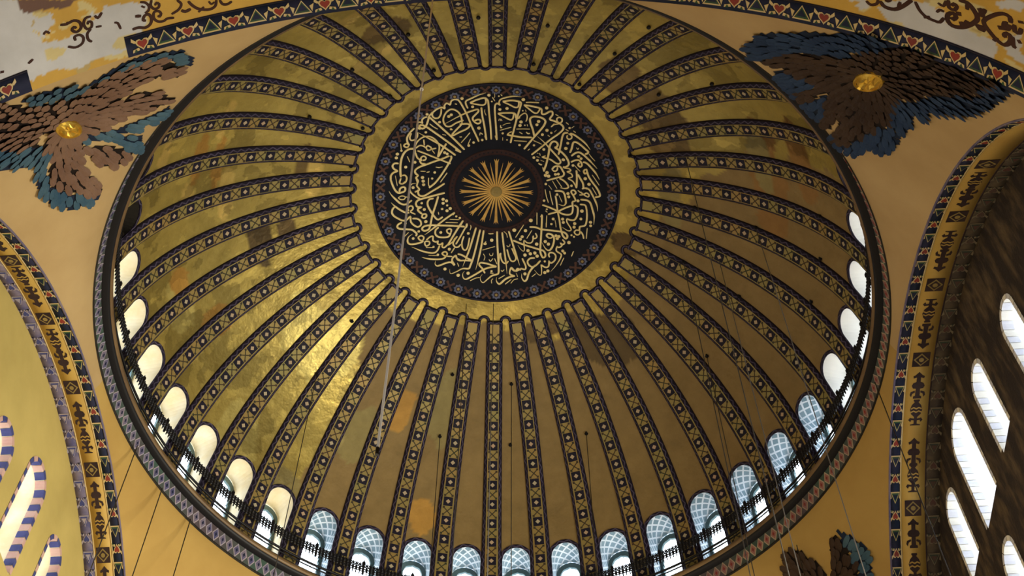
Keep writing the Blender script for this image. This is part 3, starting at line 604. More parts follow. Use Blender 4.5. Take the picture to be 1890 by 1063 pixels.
def plain(name, c1, c2=None, scale=1.5, rough=.7, metal=0., bmp=.0, stretch=None, lo=.35, hi=.65):
    m, nt, b = new_mat(name); b.inputs['Roughness'].default_value = rough; b.inputs['Metallic'].default_value = metal
    b.inputs['Specular IOR Level'].default_value = .15 if metal == 0 else .4
    if c2 is None: b.inputs['Base Color'].default_value = (*c1, 1)
    else:
        f = noise_tex(nt, scale, 6, stretch); nt.links.new(mixcol(nt, ramp(nt, f, lo, hi), c1, c2), b.inputs['Base Color'])
    if bmp: bump(nt, b, noise_tex(nt, scale*6, 4), bmp)
    return m
def attr_mat(name, attr, rough, metal, var=.25, scale=.9, bmp=.2, fine=7.):
    m, nt, b = new_mat(name); a = nt.nodes.new('ShaderNodeAttribute'); a.attribute_name = attr
    f = ramp(nt, noise_tex(nt, scale, 7), .3, .7)
    hs = nt.nodes.new('ShaderNodeHueSaturation'); nt.links.new(a.outputs['Color'], hs.inputs['Color'])
    v = nt.nodes.new('ShaderNodeMapRange'); v.inputs['To Min'].default_value = 1-var; v.inputs['To Max'].default_value = 1+var
    nt.links.new(f, v.inputs['Value']); nt.links.new(v.outputs[0], hs.inputs['Value'])
    nt.links.new(hs.outputs[0], b.inputs['Base Color'])
    b.inputs['Roughness'].default_value = rough
    nt.links.new(a.outputs['Alpha'], b.inputs['Metallic']) if metal is None else None
    if metal is not None: b.inputs['Metallic'].default_value = metal
    bump(nt, b, noise_tex(nt, fine, 5), bmp, .06)
    return m
def zigzag_mat(name, dark, light, per, amp, thick):
    """a painted zigzag chain running along u on a dark ground (uv in metres; v from -1 to 1 across)"""
    m, nt, b = new_mat(name); uv = nt.nodes.new('ShaderNodeUVMap'); sp = nt.nodes.new('ShaderNodeSeparateXYZ'); nt.links.new(uv.outputs[0], sp.inputs[0])
    def mth(op, a, c=None):
        n = nt.nodes.new('ShaderNodeMath'); n.operation = op
        for k, v in ((0, a), (1, c)):
            if v is None: continue
            if isinstance(v, (int, float)): n.inputs[k].default_value = v
            else: nt.links.new(v, n.inputs[k])
        return n.outputs[0]
    tri = mth('PINGPONG', sp.outputs[0], per/2)
    t = mth('SUBTRACT', mth('MULTIPLY', tri, 4*amp/per), amp)
    d = mth('ABSOLUTE', mth('SUBTRACT', sp.outputs[1], t)); k = mth('LESS_THAN', d, thick)
    f = ramp(nt, noise_tex(nt, 1.2, 4), .35, .65)
    lt = mixcol(nt, f, light, tuple(c*.45 for c in light))
    nt.links.new(mixcol(nt, k, dark, lt), b.inputs['Base Color']); b.inputs['Roughness'].default_value = .6; b.inputs['Specular IOR Level'].default_value = .15
    return m
M = {}
def shell_mat():
    m, nt, b = new_mat('dome_gold_mosaic'); a = nt.nodes.new('ShaderNodeAttribute'); a.attribute_name = 'tone'
    isl = ramp(nt, noise_tex(nt, .42, 7, None, .55), .535, .550); isl2 = ramp(nt, noise_tex(nt, .75, 6, (1, 1.3, .8), .5), .57, .59); mot = ramp(nt, noise_tex(nt, 1.4, 6), .3, .7)
    def scaled(col, f):
        h = nt.nodes.new('ShaderNodeHueSaturation'); h.inputs['Value'].default_value = f; nt.links.new(col, h.inputs['Color']); return h.outputs[0]
    met = a.outputs['Alpha']
    def gate(f, k):                       # islands only on the old mosaic, faint on the repainted plaster
        n = nt.nodes.new('ShaderNodeMath'); n.operation = 'MULTIPLY'; nt.links.new(f, n.inputs[0]); r = ramp(nt, met, .0, .45)
        q = nt.nodes.new('ShaderNodeMath'); q.operation = 'MULTIPLY'; q.inputs[1].default_value = k; nt.links.new(r, q.inputs[0]); nt.links.new(q.outputs[0], n.inputs[1]); return n.outputs[0]
    c = mixcol(nt, gate(isl, .8), a.outputs['Color'], scaled(a.outputs['Color'], .60)); c = mixcol(nt, gate(isl2, .7), c, scaled(c, 1.35))
    c = mixcol(nt, mot, scaled(c, .86), scaled(c, 1.10)); nt.links.new(c, b.inputs['Base Color'])
    nt.links.new(met, b.inputs['Metallic'])
    rg = ramp(nt, met, .05, .5); rr = nt.nodes.new('ShaderNodeMapRange'); rr.inputs['To Min'].default_value = .65; rr.inputs['To Max'].default_value = .40; nt.links.new(rg, rr.inputs['Value']); nt.links.new(rr.outputs[0], b.inputs['Roughness'])
    b.inputs['Specular IOR Level'].default_value = .3
    f1 = noise_tex(nt, 5., 4); f2 = noise_tex(nt, 1.1, 3); ad = nt.nodes.new('ShaderNodeMath'); ad.operation = 'MULTIPLY_ADD'; ad.inputs[1].default_value = 4.; nt.links.new(f2, ad.inputs[0]); nt.links.new(f1, ad.inputs[2])
    bump(nt, b, ad.outputs[0], .30, .06); return m
M['shell'] = shell_mat()
M['rib'] = plain('rib_gold_green', (.30, .25, .085), (.36, .235, .075), .5, .5, .25, .2)
M['dark'] = plain('indigo_paint', (.012, .011, .022), (.022, .018, .035), 2, .55)
M['chain'] = zigzag_mat('rib_chain_border', (.016, .012, .026), (.105, .085, .15), .42, .55, .30)
M['tip'] = plain('pale_diamond', (.46, .40, .27), (.50, .33, .22), .7, .6)
M['cross'] = plain('rib_cross_paint', (.045, .05, .03), (.08, .045, .03), .8, .6)
M['black'] = plain('medallion_black', (.004, .005, .010), (.007, .008, .016), 1.5, .5)
M['letter'] = plain('calligraphy_gold_leaf', (.86, .66, .27), (.93, .76, .40), 2.5, .4, .15)
M['raygold'] = plain('ray_gold_leaf', (.55, .30, .08), (.75, .47, .13), 1.2, .38, .4)
M['starblue'] = plain('star_tile_blue', (.085, .10, .19), (.13, .14, .22), 1.5, .6)
M['starbrown'] = plain('cross_tile_brown', (.075, .035, .028), (.10, .05, .035), 1.5, .6)
M['starlite'] = plain('tile_heart_gold', (.25, .18, .06), (.35, .25, .09), 1.5, .6)
M['maroon'] = plain('inner_ring_maroon', (.028, .012, .012), (.045, .02, .018), 3, .6)
M['cream'] = plain('cream_plaster', (.80, .66, .40), (.88, .80, .62), .9, .7)
M['iron'] = plain('black_iron', (.010, .009, .012), None, 1, .5, .4)
M['wood'] = plain('brown_gilt_moulding', (.12, .070, .032), (.19, .115, .05), .6, .45, .1)
M['ledge'] = plain('shaded_dark_stone', (.02, .017, .015), (.035, .03, .024), 1, .8)  # near-black tone holds the shade of ledge and plinth
M['bandteal'] = plain('cornice_band_teal', (.060, .105, .085), (.10, .075, .085), .35, .6)
M['bandrose'] = plain('cornice_rose', (.40, .17, .14), (.26, .13, .14), .35, .6)
M['bandcream'] = plain('cornice_cream', (.52, .44, .30), (.36, .28, .22), .35, .6)
M['pend'] = plain('ochre_plaster', (.50, .325, .100), (.42, .26, .076), .22, .75, 0, .12)
M['spandrel'] = plain('tan_plaster', (.52, .362, .178), (.44, .295, .138), .25, .75, 0, .12)
M['goldband'] = plain('arch_gold_band', (.55, .36, .09), (.47, .285, .065), .4, .55, .15)
M['motif'] = plain('motif_umber', (.030, .018, .022), (.05, .03, .03), 1, .7)
M['red'] = plain('brick_red', (.30, .045, .03), (.22, .05, .045), 1, .7)
M['green'] = plain('leaf_green', (.045, .10, .045), (.05, .08, .06), 1, .7)
M['navy'] = plain('navy', (.012, .02, .045), (.03, .03, .07), 1, .7)
M['ivory'] = plain('ivory_line', (.62, .46, .20), (.66, .52, .30), 1, .7)
M['wallR'] = plain('dark_streaked_marble', (.034, .026, .025), (.16, .112, .062), 2.0, .6, 0, .3, (1, 1, .28), .46, .74)  # dark brown ground with paler vertical streaks
M['wallL'] = plain('yellow_ochre_plaster', (.57, .44, .15), (.47, .36, .12), .3, .8, 0, .1)  # ochre yellow of the left lunette wall
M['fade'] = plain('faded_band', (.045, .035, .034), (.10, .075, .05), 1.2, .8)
M['lil'] = plain('lilac_paint', (.34, .32, .42), (.42, .34, .36), 1.5, .8)
M['violet'] = plain('violet_fringe', (.09, .085, .19), (.22, .18, .24), 1.3, .7)
M['blue_block'] = plain('blue_voussoir', (.05, .06, .20), (.08, .09, .26), 2, .7)
M['rose_block'] = plain('rose_voussoir', (.55, .33, .30), (.62, .42, .36), 2, .7)
M['pale_block'] = plain('pale_voussoir', (.74, .73, .77), (.64, .65, .74), 3, .7)
M['whitewash'] = plain('white_reveal', (.86, .82, .74), (.80, .77, .72), 1, .7)
M['frame'] = plain('grey_teal_frame', (.085, .135, .14), (.12, .17, .17), 2, .6)
M['feather_b'] = plain('brown_feather', (.034, .019, .014), (.060, .035, .023), .6, .6)
M['feather_l'] = plain('faded_brown_feather', (.155, .085, .060), (.22, .13, .09), .6, .65)
M['feather_u'] = plain('blue_feather', (.014, .030, .080), (.026, .052, .118), .6, .6)
M['feather_v'] = plain('teal_blue_feather', (.030, .075, .13), (.07, .13, .18), .6, .6)
M['under_b'] = plain('dark_brown_ground', (.010, .006, .006), (.016, .010, .008), .6, .7)
M['under_u'] = plain('dark_blue_ground', (.008, .014, .035), (.015, .025, .055), .6, .7)
M['boss'] = plain('embossed_gold', (.80, .52, .08), (.60, .36, .05), 3, .3, .7)
M['scroll'] = plain('scroll_umber', (.050, .022, .018), (.07, .03, .022), 1, .7)
M['cable'] = plain('steel_cable', (.10, .09, .085), None, 1, .5, .4)
M['cable_bright'] = plain('bright_steel_cable', (.90, .88, .88), None, 1, .35, .0)
M['cable_pale'] = plain('pale_steel_cable', (.26, .24, .23), None, 1, .4)
M['vault'] = attr_mat('vault_plaster', 'tone', .75, 0., .12, .6, .15)
M['floor'] = plain('grey_marble_floor', (.25, .22, .19), (.32, .29, .25), .1, .4)
M['stone'] = plain('nave_marble', (.22, .17, .12), (.30, .24, .17), .15, .6)
def lattice_mat():
    m, nt, b = new_mat('lattice_painted_reveal'); uv = nt.nodes.new('ShaderNodeUVMap'); mp = nt.nodes.new('ShaderNodeMapping')
    mp.inputs['Rotation'].default_value = (0, 0, math.radians(45)); mp.inputs['Scale'].default_value = (3.0, 3.0, 3.0)
    nt.links.new(uv.outputs[0], mp.inputs[0]); br = nt.nodes.new('ShaderNodeTexBrick'); br.offset = 0
    br.inputs['Color1'].default_value = (.15, .24, .29, 1); br.inputs['Color2'].default_value = (.24, .33, .38, 1); br.inputs['Mortar'].default_value = (.72, .76, .80, 1)
    br.inputs['Scale'].default_value = 1.0; br.inputs['Mortar Size'].default_value = .13; br.inputs['Brick Width'].default_value = 1; br.inputs['Row Height'].default_value = 1
    nt.links.new(mp.outputs[0], br.inputs[0]); nt.links.new(br.outputs[0], b.inputs['Base Color']); b.inputs['Roughness'].default_value = .6
    return m
M['lattice'] = lattice_mat()
def glass_mat():
    m = bpy.data.materials.new('milky_window_glass'); m.use_nodes = True; nt = m.node_tree; nt.nodes.clear()
    o = nt.nodes.new('ShaderNodeOutputMaterial'); t = nt.nodes.new('ShaderNodeBsdfTransparent'); t.inputs[0].default_value = (.97, .98, 1, 1)
    d = nt.nodes.new('ShaderNodeBsdfTranslucent'); d.inputs[0].default_value = (.95, .95, .95, 1)
    x = nt.nodes.new('ShaderNodeMixShader'); x.inputs[0].default_value = .25
    nt.links.new(t.outputs[0], x.inputs[1]); nt.links.new(d.outputs[0], x.inputs[2]); nt.links.new(x.outputs[0], o.inputs[0]); return m
M['glass'] = glass_mat()
# ------------------------------------------------------------------ dome
S_TIP = 17.40; WIN_APEX = 5.50; WIN_HW = .685; WIN_SILL = 1.70; WIN_SPR = WIN_APEX-WIN_HW
TAN45 = math.radians(4.5)
def dome_pt(w, s, off, az=0.):
    r, z = prof(s); nr, nz = pnorm(s); a = az+w/max(float(r), .05)
    rr = r+nr*off; return (rr*math.sin(a), rr*math.cos(a), z+nz*off)
def rib_hw(s): return .50-(.09)*min(max((s-5)/12.4, 0), 1)
def panel_hw(s): return float(prof(s)[0])*TAN45-rib_hw(s)
def rz_of(az): return -az
ceiling = empty('ceiling', (0, 0, 0)); tag(ceiling, 'great ribbed golden dome seen from below with forty ribs', 'dome', None, 'structure')
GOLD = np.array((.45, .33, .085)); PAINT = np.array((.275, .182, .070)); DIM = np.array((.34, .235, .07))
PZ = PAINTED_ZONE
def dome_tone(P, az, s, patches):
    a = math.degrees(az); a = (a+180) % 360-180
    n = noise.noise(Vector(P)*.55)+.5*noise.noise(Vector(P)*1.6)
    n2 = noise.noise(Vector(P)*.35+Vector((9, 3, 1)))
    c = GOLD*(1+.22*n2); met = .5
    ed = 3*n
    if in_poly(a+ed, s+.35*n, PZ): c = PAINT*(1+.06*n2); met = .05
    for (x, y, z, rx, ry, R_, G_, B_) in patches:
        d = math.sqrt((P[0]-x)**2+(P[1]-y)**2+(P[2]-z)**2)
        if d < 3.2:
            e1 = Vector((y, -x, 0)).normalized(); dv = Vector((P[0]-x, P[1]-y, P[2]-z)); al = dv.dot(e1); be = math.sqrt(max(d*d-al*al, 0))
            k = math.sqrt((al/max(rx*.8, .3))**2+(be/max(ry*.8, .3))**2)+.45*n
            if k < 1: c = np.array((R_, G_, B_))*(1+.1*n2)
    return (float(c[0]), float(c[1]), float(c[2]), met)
def panel_rows():
    s0 = float(s_of_z(.9)); ss = list(np.linspace(s0, s_of_z(WIN_SPR), 8))
    ss += [float(s_of_z(WIN_SPR+WIN_HW*math.sin(t))) for t in np.linspace(.15, math.pi/2, 7)]
    ss += list(np.linspace(ss[-1]+.16, 18.6, 84)); return ss
PR = panel_rows(); SPR_I = 8; APEX_I = 14
def win_x(z):
    if z < WIN_SILL: return 0.
    if z <= WIN_SPR+1e-6: return WIN_HW
    return math.sqrt(max(WIN_HW**2-(z-WIN_SPR)**2, 0.))
def make_panel(az, k):
    vs = []; fs = []; tone = []
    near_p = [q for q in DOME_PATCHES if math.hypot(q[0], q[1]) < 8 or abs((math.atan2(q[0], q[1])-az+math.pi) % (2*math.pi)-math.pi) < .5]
    def row(s):
        r, z = prof(s); half = float(r)*math.sin(TAN45)*1.0006; half = float(r)*TAN45
        x = win_x(float(z)) if z < WIN_APEX else 0.
        return ([-half+(half-x)*i/8 for i in range(9)]+[x+(half-x)*i/8 for i in range(9)])
    sills = [float(s_of_z(.9)), float(s_of_z(WIN_SILL))]
    rows = [(sills[0], False), (sills[1]-.001, False)]+[(s, True) for s in PR if s > sills[1]]
    rows = [rows[0], rows[1], (sills[1]+.001, True)]+rows[2:]
    for j, (s, w) in enumerate(rows):
        for i, x in enumerate(row(s)):
            p = dome_pt(x, s, 0.); vs.append(p)
            ca, sa = math.cos(az), math.sin(az); wp = (p[0]*ca+p[1]*sa, -p[0]*sa+p[1]*ca, p[2])
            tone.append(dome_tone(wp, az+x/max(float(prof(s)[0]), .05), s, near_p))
        if j:
            z0, z1 = float(prof(rows[j-1][0])[1]), float(prof(s)[1])
            hole = z0 >= WIN_SILL-.01 and z1 <= WIN_APEX+.01 and rows[j-1][1]
            for i in range(17):
                if i == 8:
                    if hole or abs(row(s)[8]-row(s)[9]) < 1e-6: continue
                b = 18*j+i; fs.append((b-18, b-17, b+1, b))
    o = mesh('panel', vs, fs, M['shell'], ceiling, True)
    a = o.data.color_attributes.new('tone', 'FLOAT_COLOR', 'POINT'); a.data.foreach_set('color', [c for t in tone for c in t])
    o.rotation_euler = (0, 0, rz_of(az)); return o
for k in range(40): make_panel(PHI0+math.radians(9)*(k+.5), k)
# cap under the medallion
vs, fs = grid(80, 6, lambda i, j: dome_pt(0, 18.5+(S_TOP-.02-18.5)*j/5, -.02, 2*math.pi*i/80), True)
mesh('crown_cap', vs, fs, M['black'], ceiling, True)
# rib: raised body with flank borders
def make_rib():
    ss = list(np.linspace(float(s_of_z(1.25)), S_TIP-.12, 46)); vs = []; uv = []; fs = []; mi = []
    for j, s in enumerate(ss):
        h = rib_hw(s); c = h-.175
        for x, o_, v in ((-h, -.02, -1), (-h+.02, .09, -.9), (-c, .20, 1), (c, .20, 1), (h-.02, .09, -.9), (h, -.02, -1)):
            vs.append(dome_pt(x, s, o_)); uv.append((s, v))
        if j:
            for i in range(5): b = 6*j+i; fs.append((b-6, b-5, b+1, b)); mi.append(0 if i == 2 else 1)
    b = 6*(len(ss)-1); fs.append((b, b+1, b+2, b+3, b+4, b+5)); mi.append(1)
    o = mesh('rib', vs, fs, [M['rib'], M['chain']], ceiling, False, mi, uv); return o
rib0 = make_rib()
SQ = .235
def motif_fn(s0): return lambda x, y, o_: dome_pt(x, s0+y, o_)
def make_square(s0, name):
    b = MB(); f = motif_fn(s0)
    b.prism([(-SQ, -SQ), (SQ, -SQ), (SQ, SQ), (-SQ, SQ)], f, .012, 0, .202)
    d = .12; b.prism([(0, -d), (d, 0), (0, d), (-d, 0)], f, .010, 1, .214)
    return b.build(name, [M['dark'], M['tip']])
def cross_into(b, s0):
    f = motif_fn(s0); q = .19; w = .036
    for sg in (1, -1):
        b.prism([(-q, -q*sg-w), (-q, -q*sg+w), (q, q*sg+w), (q, q*sg-w)] if sg > 0 else [(-q, q-w), (q, -q-w), (q, -q+w), (-q, q+w)], f, .008, 0, .203)
    e = .055
    for x in (-q, q):
        for y in (-q, q): b.prism([(x-e, y-e), (x+e, y-e), (x+e, y+e), (x-e, y+e)], f, .008, 0, .204)
sq_s = [16.0-1.02*i for i in range(15)]
cr = MB()
for s in sq_s: cross_into(cr, s+.51)
cross0 = cr.build('cross_motif', [M['cross']], rib0); cross0['kind'] = 'stuff'
sq_meshes = [make_square(s, 'diamond_tile') for s in sq_s]
for o in sq_meshes: o.parent = rib0
allsq = MB()
for s in sq_s:
    f = motif_fn(s); d = .12
    allsq.prism([(-SQ, -SQ), (SQ, -SQ), (SQ, SQ), (-SQ, SQ)], f, .012, 0, .202); allsq.prism([(0, -d), (d, 0), (0, d), (-d, 0)], f, .010, 1, .214)
rest = None
rib0.rotation_euler = (0, 0, rz_of(PHI0))
for k in range(1, 40):
    r = dup(rib0, ceiling, rz_of(PHI0+math.radians(9)*k)); kk = k if k <= 20 else k-40
    c = dup(cross0, r)
    if -10 <= kk <= 9:
        for o in sq_meshes: dup(o, r)
    else:
        if rest is None: rest = allsq.build('diamond_tiles', [M['dark'], M['tip']], r); rest['kind'] = 'stuff'
        else: dup(rest, r)
# scalloped chain border at the top of every panel and the rib ends
def make_tip():
    vs = []; uv = []; fs = []; b = MB()
    path = []; s1 = S_TIP-.55
    hp = panel_hw(S_TIP-.1)
    for s in np.linspace(s1, S_TIP-.05, 5): path.append((panel_hw(s)+.02, s, 1, 0))
    for t in np.linspace(0, math.pi, 9): path.append((hp*math.cos(t), S_TIP-.05+hp*math.sin(t), math.cos(t), math.sin(t)))
    for s in np.linspace(S_TIP-.05, s1, 5): path.append((-panel_hw(s)-.02, s, -1, 0))
    L = 0; w = .17
    for i, (x, s, nx, ny) in enumerate(path):
        if i: L += math.hypot(x-path[i-1][0], s-path[i-1][1])
        for q, o_, v in ((0, .0, -1), (.03, .07, -.7), (w-.03, .07, .7), (w, .0, 1)):
            vs.append(dome_pt(x+nx*q, s+ny*q, o_)); uv.append((L, v))
        if i:
            for j in range(3): b0 = 4*i+j; fs.append((b0-4, b0-3, b0+1, b0))
    return mesh('scallop_border', vs, fs, M['chain'], ceiling, False, None, uv)
tip0 = make_tip()
def make_ribend():
    s = S_TIP-.10; h = rib_hw(s)-.05; vs = []; uv = []; fs = []
    for i, x in enumerate(np.linspace(-h, h, 7)):
        for y, o_, v in ((-.09, .06, -1), (-.06, .23, -.7), (.06, .23, .7), (.10, .0, 1)): vs.append(dome_pt(x, s+y, o_)); uv.append((x, v))
        if i:
            for j in range(3): b0 = 4*i+j; fs.append((b0-4, b0-3, b0+1, b0))
    return mesh('rib_end_border', vs, fs, M['chain'], ceiling, False, None, uv)
end0 = make_ribend()
tip0.rotation_euler = (0, 0, rz_of(PHI0+math.radians(4.5))); end0.rotation_euler = (0, 0, rz_of(PHI0))
for k in range(1, 40):
    dup(tip0, ceiling, rz_of(PHI0+math.radians(9*k+4.5))); dup(end0, ceiling, rz_of(PHI0+math.radians(9*k)))
# iron hooks on the panels
hk = MB(); hk.bar((0, 0, .05), (0, 0, -.16), .05, 6); hk.bar((-.0, 0, -.12), (0, 0, -.20), .10, 8, 0, .05); hook0 = hk.build('hook', [M['iron']], ceiling)
for i, p in enumerate(HOOKS):
    o = hook0 if i == 0 else dup(hook0, ceiling); o.location = p
# ------------------------------------------------------------------ windows of the dome
def win_outline(n=14, hw=WIN_HW, z0=WIN_SILL, spr=WIN_SPR):
    return [(-hw, z0), (-hw, (z0+spr)/2)]+[(-hw*math.cos(t), spr+hw*math.sin(t)) for t in np.linspace(0, math.pi, n)]+[(hw, (z0+spr)/2), (hw, z0)]
def make_window_parts():
    OUT = win_outline(); n = len(OUT); vs = []; uv = []; fs = []
    L = 0; RW = 16.68
    for i, (x, z) in enumerate(OUT):
        if i: L += math.hypot(x-OUT[i-1][0], z-OUT[i-1][1])
        r = float(prof(s_of_z(z))[0]); a = x/r
        for d in range(5):
            q = d/4; rr = r+(RW-r)*q; k = 1-.04*q
            vs.append((x*k, math.sqrt(max(rr*rr-x*x, 1)), z)); uv.append((L, rr))
        if i:
            for d in range(4): b = 5*i+d; fs.append((b-5, b-4, b+1, b))
    b = 5*(n-1); fs += [(d, d+1, b+d+1, b+d) for d in range(4)]
    rev = (vs, fs, uv)
    # dark painted border round the arch
    bv = []; bf = []; bu = []; L = 0
    for i, (x, z) in enumerate(OUT):
        if i: L += math.hypot(x-OUT[i-1][0], z-OUT[i-1][1])
        nx, nz = (-1, 0) if i < 2 else (1, 0) if i >= n-2 else (x/WIN_HW, (z-WIN_SPR)/WIN_HW)
        for q, o_, v in ((0, -.02, -1), (0, .05, -.8), (.15, .05, .8), (.17, -.01, 1)):
            s = float(s_of_z(z+nz*q)); bv.append(dome_pt(x+nx*q, s, o_)); bu.append((L, v))
        if i:
            for j in range(3): b0 = 4*i+j; bf.append((b0-4, b0-3, b0+1, b0))
    # frame plate with a scalloped light of roundels
    cz = 3.3; N = 96; pv = []; pf = []; gv = []
    def ray_arch(t, hw, z0, spr):
        dx, dz = math.sin(t), math.cos(t); lo, hi = 0., 5.
        for _ in range(40):
            m = (lo+hi)/2; x, z = dx*m, cz+dz*m
            ins = abs(x) <= hw and z >= z0 and (z <= spr or math.hypot(x, z-spr) <= hw)
            lo, hi = (m, hi) if ins else (lo, m)
        return lo
    for i in range(N):
        t = 2*math.pi*i/N; ro = ray_arch(t, WIN_HW*.97, WIN_SILL, WIN_SPR)
        ri = ray_arch(t, WIN_HW*.70, WIN_SILL+.25, WIN_SPR-.05); ri *= .94
        x, z = math.sin(t)*ri, math.cos(t)*ri
        ri += .075*abs(math.cos((abs(z)+abs(x))*math.pi/.30))
        for rad, y in ((ro, 16.60), (ri, 16.60), (ri, 16.74)): pv.append((math.sin(t)*rad, y, cz+math.cos(t)*rad))
        gv.append((math.sin(t)*ri*1.01, 16.70, cz+math.cos(t)*ri*1.01))
        i2 = (i+1) % N
        pf += [(3*i, 3*i2, 3*i2+1, 3*i+1), (3*i+1, 3*i2+1, 3*i2+2, 3*i+2)]
    gv.append((0, 16.70, cz)); gf = [(i, (i+1) % N, N) for i in range(N)]
    # thin glazing bars
    gb = MB()
    for z in np.arange(WIN_SILL+.5, WIN_SPR, .55): gb.bar((-.46, 16.67, z), (.46, 16.67, z), .012, 4)
    gb.bar((0, 16.67, WIN_SILL+.3), (0, 16.67, WIN_SPR+.3), .012, 4)
    return rev, (bv, bf, bu), (pv, pf), (gv, gf), gb
REV, BOR, PLA, GLA, BARS = make_window_parts()
proto = {}
def window(num, k):
    az = PHI0+math.radians(9)*k; o = empty('window_%d' % num); lat = -4 <= k <= 8; shut = k in (-11.5, -12.5); rm = 'lattice' if lat else 'ledge' if shut else 'cream' if k < 0 else 'whitewash'
    look = 'blue-grey lattice-painted reveal' if lat else 'black shuttered opening' if shut else 'cream reveal' if k < 0 else 'glaring white reveal'
    tag(o, 'arched dome window with %s, %s from the left end of the row' % (look, ORD[num-1]), 'window', 'round-headed windows at the foot of the dome', 'structure')
    o.rotation_euler = (0, 0, rz_of(az))
    if rm not in proto:
        proto[rm] = mesh('reveal', REV[0], REV[1], M[rm], o, False, None, REV[2])
    else: dup(proto[rm], o)
    if 'b' not in proto:
        proto['b'] = mesh('arch_border', BOR[0], BOR[1], M['chain'], o, False, None, BOR[2]); proto['p'] = mesh('window_frame', PLA[0], PLA[1], M['frame'], o)
        proto['g'] = mesh('pane', GLA[0], GLA[1], M['glass'], o); proto['r'] = BARS.build('glazing_bars', [M['iron']], o)
    else:
        for q in 'bpgr':
            if not (shut and q == 'g'): dup(proto[q], o)
        if shut: mesh('shutter', [(-.7, 16.76, 1.2), (.7, 16.76, 1.2), (.7, 16.76, 5.6), (-.7, 16.76, 5.6)], [(0, 1, 2, 3)], M['ledge'], o)
num = 0
for k in [i+.5 for i in range(-14, 15)]:
    num += 1; window(num, k)
# the dome windows that the near cornice hides are shuttered from outside by the outer drum
vs, fs = grid(120, 2, lambda i, j: (18.0*math.sin(math.radians(135+90*i/119)), 18.0*math.cos(math.radians(135+90*i/119)), .5+6.0*j))
mesh('outer_drum', vs, fs, M['stone'], ceiling)
# ------------------------------------------------------------------ medallion at the crown
med = empty('calligraphy_medallion', (0, 0, 0)); tag(med, 'round black medallion with gold Arabic calligraphy around a rayed sun', 'medallion')
def med_pt(x, y, o_):
    r = math.hypot(x, y); s = float(s_of_r(max(r, .02))); rr, z = prof(s); nr, nz = pnorm(s)
    k = (r+nr*o_)/max(r, 1e-6) if r > .05 else 1
    return (x*k, y*k, float(z)+float(nz)*o_)
def ringmesh(name, ra, rb, o_, mat, nr=6, edge=True):
    rs = np.linspace(ra, rb, nr)
    pts = ([(rs[0], 0.)] if edge else [])+[(r, o_) for r in rs]+([(rs[-1], 0.)] if edge else [])
    vs, fs = grid(160, len(pts), lambda i, j: med_pt(pts[j][0]*math.sin(2*math.pi*i/160), pts[j][0]*math.cos(2*math.pi*i/160), pts[j][1]), True)
    return mesh(name, vs, fs, mat, med, True)
RM = 5.96
ringmesh('disc', .02, RM-.02, .05, M['black'], 24)
ringmesh('outer_rim', RM-.06, RM+.03, .075, M['dark'], 3)
ringmesh('inner_ring', 2.02, 2.33, .062, M['maroon'], 4)
def star_tile():
    b = MB(); r0 = 5.62; P = []
    for i in range(16):
        a = math.pi*i/8; q = .255 if i % 2 == 0 else .19; P.append((q*math.sin(a), q*math.cos(a)))
    f = lambda x, y, o_: med_pt(x, r0+y, o_)
    b.prism(P, f, .012, 0, .055); b.prism([(x*.5, y*.5) for x, y in P[::2]], f, .01, 1, .067); b.prism([(x*.28, y*.28) for x, y in P[::2]], f, .008, 2, .077)
    return b.build('star_tile', [M['starblue'], M['maroon'], M['starlite']], med)
def cross_tile():
    b = MB(); r0 = 5.62; f = lambda x, y, o_: med_pt(x, r0+y, o_)
    for a in (math.pi/4, -math.pi/4):
        c, s = math.cos(a), math.sin(a); b.prism([(c*x-s*y, s*x+c*y) for x, y in ((-.25, -.05), (.25, -.05), (.25, .05), (-.25, .05))], f, .01, 0, .055)
    for sx in (-1, 1):
        for sy in (-1, 1): b.prism([(sx*.17+.075*math.sin(t), sy*.17+.075*math.cos(t)) for t in np.linspace(0, 2*math.pi, 7)[:-1]], f, .012, 0, .055)
    return b.build('cross_tile', [M['starbrown']], med)
s0, c0_ = star_tile(), cross_tile()
NT = 36
for k in range(NT):
    a = 2*math.pi*k/NT
    for o, d in ((s0, 0), (c0_, math.pi/NT)):
        q = o if k == 0 else dup(o, med); q.rotation_euler = (0, 0, -(a+d+.02))
def ray_mesh(wide):
    b = MB(); f = lambda x, y, o_: med_pt(x, y, o_); L = 1.80 if wide else 1.62
    if wide: b.prism([(-.022, .2), (.022, .2), (.075, L-.22), (.12, L), (.03, L-.13), (0, L+.02), (-.03, L-.13), (-.12, L), (-.075, L-.22)], f, .02, 0, .055)
    else: b.prism([(-.03, .2), (.03, .2), (.042, .75), (.004, L), (-.004, L), (-.042, .75)], f, .015, 0, .055)
    return b.build('sun_ray', [M['raygold']], med)
rw, rn = ray_mesh(True), ray_mesh(False)
for k in range(16):
    for o, d in ((rw, 0), (rn, math.pi/16)):
        q = o if k == 0 else dup(o, med); q.rotation_euler = (0, 0, -(2*math.pi*k/16+d+.01))
vs, fs = grid(24, 6, lambda i, j: (lambda r, o_: med_pt(r*math.sin(2*math.pi*i/24), r*math.cos(2*math.pi*i/24), o_))((.30, .26, .20, .17, .09, .01)[j], (.05, .13, .14, .10, .15, .17)[j]), True)
mesh('boss', vs, fs, M['starlite'], med, True)
rg = MB()
for i in range(64):
    a = 2*math.pi*i/64; rg.prism([(2.17*math.sin(a)+.05*math.sin(t), 2.17*math.cos(a)+.05*math.cos(t)) for t in np.linspace(0, 2*math.pi, 6)[:-1]], med_pt, .008, 0, .064)
rgo = rg.build('ring_beads', [M['black']], med); rgo['kind'] = 'stuff'
